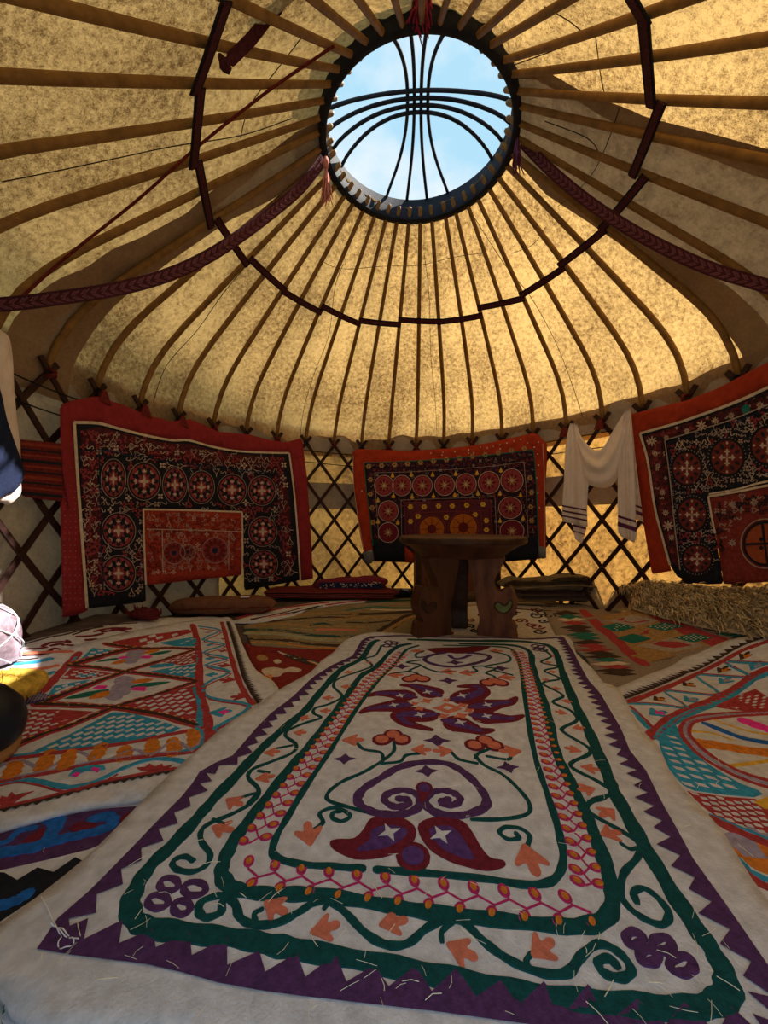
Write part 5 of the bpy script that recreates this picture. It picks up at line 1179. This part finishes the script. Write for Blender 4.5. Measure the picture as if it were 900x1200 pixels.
rL, rR = [(733, 478), (727, 510), (724, 560), (724, 600), (724, 622), (727, 628)], [(738, 476), (741, 515), (744, 560), (745, 600), (746, 628), (743, 636)]
tgrid('right_fall', rL, rR, LINEN, .016, 1.7, .016, ph=.6)
for a, b in ((.83, .855), (.88, .92), (.94, .96)): tgrid('purple_stripe', rL, rR, STRIPE, .016, 1.7, .0195, None, 60, 28, (a, b), ph=.6, thick=.003)
r2L, r2R = [(735, 480), (740, 530), (743, 580), (744, 608)], [(739, 477), (744, 530), (750, 580), (754, 612)]
tgrid('outer_fall', r2L, r2R, LINEN, .012, 1.1, -.01, ph=2)
for a, b in ((.86, .89), (.91, .95)): tgrid('purple_stripe', r2L, r2R, STRIPE, .012, 1.1, -.0065, None, 60, 28, (a, b), ph=2, thick=.003)
sT, sB = [(673, 494), (681, 511), (694, 526), (706, 525), (718, 505), (728, 489), (736, 477)], [(680, 540), (688, 565), (700, 571), (712, 571), (722, 563), (727, 545), (733, 510)]
# swag: rows run from the upper to the lower drooping edge
mb = MB(); A = resample(cr(sT, 8), 1.6); B = cr(sB, 16); vv = []; n_ = len(A); rows = 22
for bk in (0, .004):
    for i in range(rows+1):
        v = i/rows
        for j in range(n_):
            u = j/(n_-1); b = B[min(len(B)-1, int(u*(len(B)-1)))]; a = A[j]
            x = a[0]+(b[0]-a[0])*v; y = a[1]+(b[1]-a[1])*v
            vv.append(wall(x, y, .125+.05*sin(PI*v)*sin(PI*u)**.7+.014*sin(v*15+u*3)*sin(PI*u)-bk))
ff = []; o = (rows+1)*n_
for i in range(rows):
    for j in range(n_-1): q = i*n_+j; ff.append((q, q+1, q+n_+1, q+n_)); ff.append((o+q+n_, o+q+n_+1, o+q+1, o+q))
ob('swag', mb.add(vv, ff), LINEN, T.t, True)

# ------------------------------------------------------------------ left edge: bag and garment
B_ = Hang('striped_bag', 'dark red striped woven bag hanging left of the red-bordered hanging', 'bag', .5, (48, 550))
B_.sheet('bag_cloth', [(24, 515), (48, 517), (74, 520), (74, 588), (48, 585), (26, 582)], DARKRED, .01, .03, 8)
for i in range(10): B_.line('dark_stripe', [(25, 520+i*6.4), (48, 522+i*6.4), (73, 524.5+i*6.4)], .010 if i % 3 else .018, BLACK if i % 2 else mat('rust_weave', (.20, .03, .015), .95), .0125)
Gm = Hang('garment', 'navy cloth garment with white trim hanging at the far left', 'garment', .2, (0, 500))
def gsheet(name, pix, m, lift, bulge, thick=.02, sm=3):
    out = cr(pix, sm, True); cx = sum(p[0] for p in out)/len(out); cy = sum(p[1] for p in out)/len(out)
    rx = max(abs(p[0]-cx) for p in out); ry = max(abs(p[1]-cy) for p in out)
    f = lambda p, d: wall(p[0], p[1], 0.09+lift-d+bulge*max(0, 1-((p[0]-cx)/rx)**2)*max(0, 1-((p[1]-cy)/ry)**2)+.006*sin(p[0]*.4+p[1]*.12))
    return ob(name, sheet(out, f, 6, thick, True, 4), m, Gm.t, True)
gsheet('white_trim', [(-14, 380), (2, 388), (11, 396), (15, 420), (17, 460), (21, 500), (24, 530), (20, 545), (8, 520), (-2, 470), (-10, 420)], LINEN, .02, .02)
gsheet('navy_cloth', [(-60, 400), (-20, 405), (0, 455), (8, 490), (18, 520), (28, 548), (27, 562), (18, 575), (4, 582), (-15, 590), (-60, 600)], NAVY, .03, .04, .04)
gsheet('white_cuff', [(-10, 590), (2, 580), (16, 571), (24, 563), (25, 577), (20, 584), (9, 592), (0, 588)], LINEN, .03, .02)

# ================================================================== table
TX, TY = .585, 2.93
tb = thing('wooden_table', 'round carved wooden table with scroll legs on the rugs', 'table', (TX, TY, .01))
top_pr = [(.0001, .745), (.40, .745), (.445, .748), (.462, .742), (.466, .725), (.462, .700), (.445, .690), (.0001, .690)]
mb = MB().lathe((TX, TY, 0), top_pr, 56); ob('table_top', mb, M_WOOD, tb, True)
ob('dark_rim', MB().lathe((TX, TY, 0), [(.463, .738), (.4685, .734), (.4695, .715), (.4675, .704), (.462, .702)], 56), M_WOODD, tb, True)
mb = MB().lathe((TX, TY, 0), [(.44, .692), (.40, .672), (.345, .635), (.315, .610), (.305, .598), (.0001, .598)], 56); ob('apron', mb, M_WOOD, tb, True)
def leg(ang, outl, th):
    """carved plank in the vertical plane through the table's axis"""
    d = Vector((sin(ang), cos(ang), 0)); n = Vector((cos(ang), -sin(ang), 0)); P = cr(outl, 4, True)
    if area2(P) < 0: P = P[::-1]
    N = len(P); cs = sum(p[0] for p in P)/N, sum(p[1] for p in P)/N; vv = []
    for k, (off, sh) in enumerate(((-th/2, .94), (-th/2+.012, 1), (th/2-.012, 1), (th/2, .94))):
        for s_, z in P:
            s2 = cs[0]+(s_-cs[0])*(1-(1-sh)*.5); z2 = cs[1]+(z-cs[1])*(1-(1-sh)*.35)
            q = d*s2+n*off; vv.append((TX+q.x, TY+q.y, z2))
    ff = [(k*N+i, (k+1)*N+i, (k+1)*N+(i+1) % N, k*N+(i+1) % N) for k in range(3) for i in range(N)]
    fl_ = tessellate_polygon([[Vector((s_, z, 0)) for s_, z in P]])
    ff += [tuple(reversed(t)) for t in fl_]+[tuple(i+3*N for i in t) for t in fl_]
    return MB().add(vv, ff)
OUT = [(.06, .60), (.20, .60), (.31, .60), (.285, .52), (.245, .44), (.235, .39), (.27, .36), (.30, .365), (.345, .395), (.375, .365), (.385, .33), (.40, .27), (.385, .20), (.355, .15), (.385, .12), (.395, .06), (.39, .012), (.25, .012), (.14, .012), (.12, .06), (.14, .14), (.12, .25), (.09, .40)]
for ang, rw in ((math.radians(-112), M_WOOD), (math.radians(112), M_WOODL), (math.radians(5), M_WOODD)):
    lg = ob('leg', leg(ang, OUT, .125), rw, tb, False)
    d = Vector((sin(ang), cos(ang), 0)); n = Vector((cos(ang), -sin(ang), 0))
    # carved scroll groove on the face that looks out
    for sg in (-1, 1):
        c_ = [(.235, .215), (.25, .235), (.275, .232), (.295, .215), (.32, .225), (.335, .255), (.35, .25), (.35, .215), (.325, .175), (.29, .16), (.255, .175), (.235, .2)]
        c_ = [(a_+.015, b_+.045) for a_, b_ in c_]
        if rw is not M_WOODD:
            P = cr(c_, 3, True); V = [Vector((TX, TY, 0))+d*s_+n*sg*.0632+Vector((0, 0, z)) for s_, z in P]; V2 = [v+n*sg*.003 for v in V]; N = len(V)
            t_ = tessellate_polygon([[Vector((s_, z, 0)) for s_, z in P]])
            ob('scroll_inlay', MB().add(V2+V, [tuple(t) if sg > 0 else tuple(reversed(t)) for t in t_]+[(i, (i+1) % N, N+(i+1) % N, N+i) for i in range(N)]), mat('green_paint', (.10, .12, .035), .6) if rw is M_WOODL else M_WOODD, lg)
            P = [Vector((TX, TY, 0))+d*s_+n*sg*.064+Vector((0, 0, z)) for s_, z in cr(c_+c_[:1], 3)]
            ob('scroll_rim', MB().tube(P, .006, 5), M_WOODD, lg, True)
# wooden chest behind the table
ch = thing('wooden_chest', 'plain brown wooden chest standing behind the table', 'chest', (.79, 4.26, 0))
cx0, cx1, cy0, cy1 = .336, 1.243, 4.13, 4.40
mb = MB().box(((cx0+cx1)/2, (cy0+cy1)/2, .34), (cx1-cx0, cy1-cy0, .46)); ob('chest_body', mb, M_WOODL, ch)
ob('chest_lid', MB().box(((cx0+cx1)/2, (cy0+cy1)/2, .585), (cx1-cx0+.03, cy1-cy0+.03, .045), 0, .985), M_WOOD, ch)
for x in (cx0+.03, (cx0+cx1)/2, cx1-.03): ob('batten', MB().box((x, cy0-.008, .34), (.05, .018, .46)), M_WOODD, ch)
for x in (cx0+.05, cx1-.05): ob('foot', MB().box((x, (cy0+cy1)/2, .06), (.07, cy1-cy0-.04, .11)), M_WOODD, ch)

# ================================================================== bedding along the back wall
def pillow(name, label, cat, pix4, Y, depth, m, puff=.5, group=None, tilt=0, yaw=0):
    """soft stuffed cushion; pix4 = left,right,top,bottom pixel of its front"""
    x0, x1, y0, y1 = pix4; Y = Y or fl((x0+x1)/2, y1, .02)[1]; a = at(x0, y1, Y); b = at(x1, y0, Y); L = b.x-a.x; h = b.z-a.z; base = Vector(((a.x+b.x)/2, Y+depth/2, a.z))
    t = thing(name, label, cat, base); vv = []; ff = []; N, M = 26, 18
    for i in range(N+1):
        u = -1+2*i/N; sq = (1-abs(u)**4.5)**.5
        for k in range(M):
            q = 2*PI*k/M; c_, s_ = cos(q), sin(q); e = .62
            yy = math.copysign(abs(c_)**e, c_)*depth/2*(.35+.65*sq); zz = math.copysign(abs(s_)**e, s_)*h/2*max(.10, sq)
            vv.append((base.x+u*L/2*cos(yaw)-yy*sin(yaw), base.y+yy*cos(yaw)+u*L/2*sin(yaw), base.z+h/2+zz+tilt*u+.006*sin(u*9+k)))
    for i in range(N):
        for k in range(M): ff.append((i*M+k, i*M+(k+1) % M, (i+1)*M+(k+1) % M, (i+1)*M+k))
    ff += [tuple(range(M-1, -1, -1)), tuple(N*M+k for k in range(M))]
    ob('cover', MB().add(vv, ff), m, t, True); return t, base, L, h
t, b, L, h = pillow('mattress_roll', 'dark red rolled mattress lying along the back lattice', 'mattress', (305, 468, 690, 704), 4.12, .30, DARKRED)
for i in range(5): ob('woven_stripe', MB().tube([(b.x-L*.46+L*.92*j/12, b.y-.15-.004, b.z+h*(.3+.1*i)+.003*sin(j)) for j in range(13)], .006, 5), [mat('rust_weave', None), BLACK][i % 2], t)
t, b, L, h = pillow('cushion', 'patterned dark red cushion on the mattress left of the table', 'cushion', (366, 455, 678, 693), 4.16, .22, MAROON, tilt=.02)
mb = MB(); rz = random.Random(8)
for i in range(60):
    u = rz.uniform(-.8, .8); v = rz.uniform(.3, .65); p = (b.x+u*L/2, b.y-.112, b.z+h*v+.02*u)
    mb.tube([p, (p[0]+rz.uniform(-.02, .02), p[1]-.003, p[2]+rz.uniform(-.012, .012))], .004, 4)
ob('pattern_band', MB().box((b.x, b.y-.100, b.z+h*.48), (L*.82, .02, h*.42)), NAVY, t); ob('flecks', mb, EMBC, t, kind='stuff')
t, b, L, h = pillow('bolster', 'flat brown felt bolster with paper tag below left hanging', 'bolster', (195, 318, 702, 722), None, .22, mat('brown_felt', (.14, .058, .028), .96, .25, 20), yaw=.14)
ob('paper_tag', MB().box((b.x+L*.22, b.y-.03, b.z+h+.004), (.075, .05, .003), .2), mat('paper', (.55, .5, .55), .8), t)
ob('seam', MB().tube([(b.x-L*.45+L*.9*j/16+.016, b.y-.112-.14*L*.45+.14*L*.9*j/16, b.z+h*.45+.004*sin(j*2)) for j in range(17)], .005, 5), DARKRED, t)
mb = MB(); YB = b.y+.05; P = [at(264, 704.5, YB), at(275, 701.5, YB+.01), at(281, 699, YB+.02)]
ob('yellow_slip', MB().band(P, lambda i: Vector((0, -1, .5)), .022, .004), mat('yellow_plastic', (.7, .62, .15), .5), None, label='small pale yellow slip lying on the brown bolster', cat='slip')
def tuft(label, name, px, py, Y, w_, h_, m, cat, n=90, seed=1):
    Y = Y or fl(px, py, .01)[1]; c_ = at(px, py, Y); t = thing(name, label, cat, c_); rz = random.Random(seed); mb = MB()
    ob('core', MB().tube([c_+Vector((-w_*.4, 0, h_*.25)), c_+Vector((0, 0, h_*.35)), c_+Vector((w_*.4, 0, h_*.25))], [h_*.25, h_*.4, h_*.25], 8), m, t, True)
    for i in range(n):
        a = rz.uniform(0, PI); u = rz.uniform(-.45, .45)*w_; p = c_+Vector((u, rz.uniform(-.04, .04), h_*.25)); e = Vector((cos(a)*.4, -abs(sin(a))*.4, sin(a)))*h_*rz.uniform(.4, .75)
        mb.tube([p, p+e*.6, p+e+Vector((0, 0, -.01))], [.006, .005, .003], 4)
    ob('strands', mb, m, t, kind='stuff')
tuft('dark red wool bundle heaped under the left hanging', 'wool_bundle', 170, 726, None, .24, .13, DARKRED, 'bundle')
tuft('black wool bundle lying right of the patterned cushion', 'wool_bundle', 471, 700, 4.35, .26, .11, BLACK, 'bundle', 70, 2)
ob('paper_scrap', MB().box(at(475, 694, 4.45), (.07, .02, .09), .2), mat('white_paper', (.45, .43, .44), .8), None, label='small white paper scrap against the back lattice', cat='paper')
# folded olive blankets, right back
def folded(label, pix, Y, depth, m, name='folded_blanket', lift=0, seed=0):
    """pix: outline of the front, extruded back with rounded soft top"""
    P = cr(pix, 4, True); P = P[::-1] if area2(P) < 0 else P; N = len(P); vv = []; c_ = sum(p[0] for p in P)/N, sum(p[1] for p in P)/N; ff = []
    lay = [(0, .90), (.03, .99), (depth*.35, 1.02), (depth*.7, .97), (depth, .86)]
    for k, (dy, sc) in enumerate(lay):
        for x, y in P:
            q = at(c_[0]+(x-c_[0])*(1-(1-sc)*.35), c_[1]+(y-c_[1])*sc, Y); vv.append((q.x, q.y+dy+.012*sin(x*.3+seed), q.z+.01*sin(dy*14+x*.2+seed)))
    ff = [(k*N+i, k*N+(i+1) % N, (k+1)*N+(i+1) % N, (k+1)*N+i) for k in range(len(lay)-1) for i in range(N)]
    tt = tessellate_polygon([[Vector((x, y, 0)) for x, y in P]]); ff += [tuple(t) for t in tt]+[tuple(i+(len(lay)-1)*N for i in reversed(t)) for t in tt]
    b = at(c_[0], max(p[1] for p in P), Y); t = thing(name, label, 'blanket', (b.x, Y+depth/2, b.z)); ob('cloth', MB().add(vv, ff), m, t, True); return t
OLV = mat('olive_blanket', (.12, .09, .055), .97, .3, 18, .5, 120)
t = folded('grey-brown folded blanket at the bottom right of the table', [(604, 690), (640, 690), (690, 694), (712, 698), (700, 705), (660, 705), (610, 702)], 3.90, .2, mat('taupe_blanket', (.12, .09, .075), .97))
for y in (695, 699): ob('fold_line', MB().tube([at(x, y+.004*(x-650), 3.88) for x in range(612, 706, 8)], .007, 5), BROWN, t)
t = folded('olive felt blanket folded over the grey one right of the table', [(588, 688), (600, 680), (635, 681), (655, 677), (680, 675), (700, 679), (718, 686), (722, 690), (706, 695), (680, 692), (640, 690), (606, 691)], 3.86, .28, OLV, seed=2)
ob('fold_edge', MB().tube([at(x, y, 3.83) for x, y in cr([(604, 690), (640, 688), (672, 686), (700, 688), (720, 690)], 5)], .010, 6), OLV, t, True)

# ------------------------------------------------------------------ shaggy sheepskin along the right wall
def skin_z(u, v):     # u along, v across: height of the bedding it lies on
    return (.10+.10*sin(PI*min(1, max(0, v))))*(smooth(0, .18, u))
pa = [(712, 702), (745, 712), (790, 724), (840, 735), (900, 743), (950, 746)]; pb = [(728, 688), (760, 680), (800, 684), (850, 687), (900, 687), (950, 690)]
FA = [Vector((*fl(x, y, .05), 0)) for x, y in cr(pa, 6)]
FB = []
for x, y in cr(pb, 6):
    p = wall(x, y, .12); FB.append(Vector((p.x, p.y, p.z-.05)))
sk = thing('sheepskin', 'long-haired tan sheepskin heaped along the right wall', 'sheepskin', tuple(FA[len(FA)//2]))
def skpt(u, v):
    i = u*(len(FA)-1); k = min(int(i), len(FA)-2); a = FA[k].lerp(FA[k+1], i-k); b = FB[k].lerp(FB[k+1], i-k); p = a.lerp(b, v)
    z0 = Hf(a.x, a.y)+.03; z1 = max(z0+.03, b.z); p.z = z0+(z1-z0)*(1-(1-v)**2)+.012*sin(u*22)*sin(v*7); return p
vv = [skpt(i/40, j/12) for i in range(41) for j in range(13)]; ff = [(i*13+j, (i+1)*13+j, (i+1)*13+j+1, i*13+j+1) for i in range(40) for j in range(12)]
ob('hide', MB().add(vv, ff), FLEECE, sk, True)
rz = random.Random(77); FL2 = mat('fleece_dark', (.26, .175, .09), .95, .3, 16)  # darker wool for locks mixed in at random
for m_, cnt in ((FLEECE, 2600), (FL2, 1500)):
    mb = MB()
    for i in range(cnt):
        u, v = rz.random(), rz.random(); p = skpt(u, v); l = rz.uniform(.09, .17)
        d = Vector((rz.uniform(-.5, .45), -.8+rz.uniform(-.3, .3), rz.uniform(.15, .75))).normalized(); s_ = d.cross(Vector((0, -.5, 1))).normalized()*.0042; u_ = Vector((0, 0, .004))
        q = p+d*l*.5+Vector((0, 0, .01)); e = p+d*l+Vector((rz.uniform(-.02, .02), -.01, -.045)); k_ = q.lerp(e, .6)+Vector((0, -.004, .008))
        mb.add([p-s_, p+s_, q+s_, q-s_, q+u_, k_+s_*.7, k_-s_*.7, e], [(0, 1, 4), (1, 2, 4), (3, 0, 4), (2, 5, 4), (6, 3, 4), (5, 6, 4), (5, 7, 6)])
    ob('fleece', mb, m_, sk, kind='stuff')

# ------------------------------------------------------------------ things at the far left edge, in the sun patch
c_ = at(-19, 772, 1.86); c_.z = Hf(c_.x, c_.y)+.02
t = thing('cloth_bundle', 'pink and white patterned cloth bundle at the left edge', 'bundle', c_)
vv = []; ff = []; N, M = 20, 14
for i in range(N):
    for j in range(M+1):
        q = 2*PI*i/N; f = j/M; rr_ = .135*math.sqrt(max(0, 1-(f-.28)**2/.55))*(1+.05*sin(q*5+f*6)); vv.append((c_.x+rr_*cos(q), c_.y+rr_*sin(q), c_.z+f*.29))
ff = [(i*(M+1)+j, ((i+1) % N)*(M+1)+j, ((i+1) % N)*(M+1)+j+1, i*(M+1)+j+1) for i in range(N) for j in range(M)]
ob('bundle_cloth', MB().add(vv, ff), mat('pink_white_cloth', (.20, .10, .11), .9, .5, 14, col2=(.38, .32, .36)), t, True)
for i in range(9):
    a0 = i*.7; P = [(c_.x+.141*math.sqrt(max(0, 1-(f-.28)**2/.55))*cos(a0+f*3*(1 if i % 2 else -1)), c_.y+.141*math.sqrt(max(0, 1-(f-.28)**2/.55))*sin(a0+f*3*(1 if i % 2 else -1)), c_.z+f*.29) for f in [k/12 for k in range(12)]]
    ob('white_cord', MB().tube(P, .004, 5), WHITE, t, True)
c_ = Vector((*fl(4, 822, .03), 0)); c_.z = Hf(c_.x, c_.y)+.02
t = thing('fur_cushion', 'yellow fleece cushion in the sun at the left edge', 'cushion', c_)
vv = []; ff = []; N, M = 22, 12
for i in range(N):
    for j in range(M+1):
        q = 2*PI*i/N; f = -1+2*j/M; s_ = (1-abs(f)**2.4)**.5; e = .6
        vv.append((c_.x+.125*s_*math.copysign(abs(cos(q))**e, cos(q)), c_.y+.13*s_*math.copysign(abs(sin(q))**e, sin(q)), c_.z+.068+.062*f+.004*sin(q*6+f*5)))
ff = [(i*(M+1)+j, ((i+1) % N)*(M+1)+j, ((i+1) % N)*(M+1)+j+1, i*(M+1)+j+1) for i in range(N) for j in range(M)]
FURY = mat('yellow_fleece', (.52, .34, .05), .95, .45, 26, .6, 140)
ob('cushion_body', MB().add(vv, ff), FURY, t, True); mb = MB()
for i in range(900):
    q = rz.uniform(0, 2*PI); f = rz.uniform(-.6, 1); s_ = (1-abs(f)**2.4)**.5; n_ = Vector((cos(q)*s_, sin(q)*s_, f*.8)); p = Vector((c_.x+.123*s_*cos(q), c_.y+.128*s_*sin(q), c_.z+.068+.06*f)); d = (n_+Vector((rz.uniform(-.6, .6), rz.uniform(-.6, .6), rz.uniform(-.5, .3)))).normalized()*.016; w_ = Vector((-sin(q), cos(q), 0))*.002
    mb.add([p-w_, p+w_, p+d], [(0, 1, 2)])
ob('fleece', mb, FURY, t, kind='stuff')
lc = [fl(x, y, .026) for x, y in [(24, 814), (34, 806), (46, 812), (57, 816), (50, 822), (36, 824), (24, 828)]]
lace = ob('lace', poly2(lc, .026, .006), PURPLE, t)
mb = MB()
for i in range(7):
    for a, b in (((26+i*4, 812+i*.6), (40+i*2.5, 824-i*.8)), ((28+i*4, 826-i*.8), (38+i*3, 809+i))):
        w_ = stroke2([fl(*a, .026), fl(*b, .026)], .004, .026, .008, False); mb.add(w_.v, w_.f)
ob('lace_threads', mb, GREYV, lace, kind='stuff')
c_ = Vector((*fl(-40, 893, .03), 0)); c_.z = Hf(c_.x, c_.y)+.025
t = thing('vessel', 'rounded black vessel with ochre base at the lower left edge', 'vessel', c_)
ob('vessel_body', MB().lathe(c_, [(.0001, .27), (.05, .262), (.10, .235), (.145, .18), (.158, .12), (.15, .07), (.13, .045), (.0001, .04)], 30), mat('black_enamel', (.012, .014, .02), .35, .2, 20, .1), t, True)
ob('ochre_base', MB().lathe(c_, [(.128, .05), (.142, .04), (.135, .012), (.12, .0), (.0001, .0)], 30), mat('ochre_wood', (.30, .15, .05), .7), t, True)
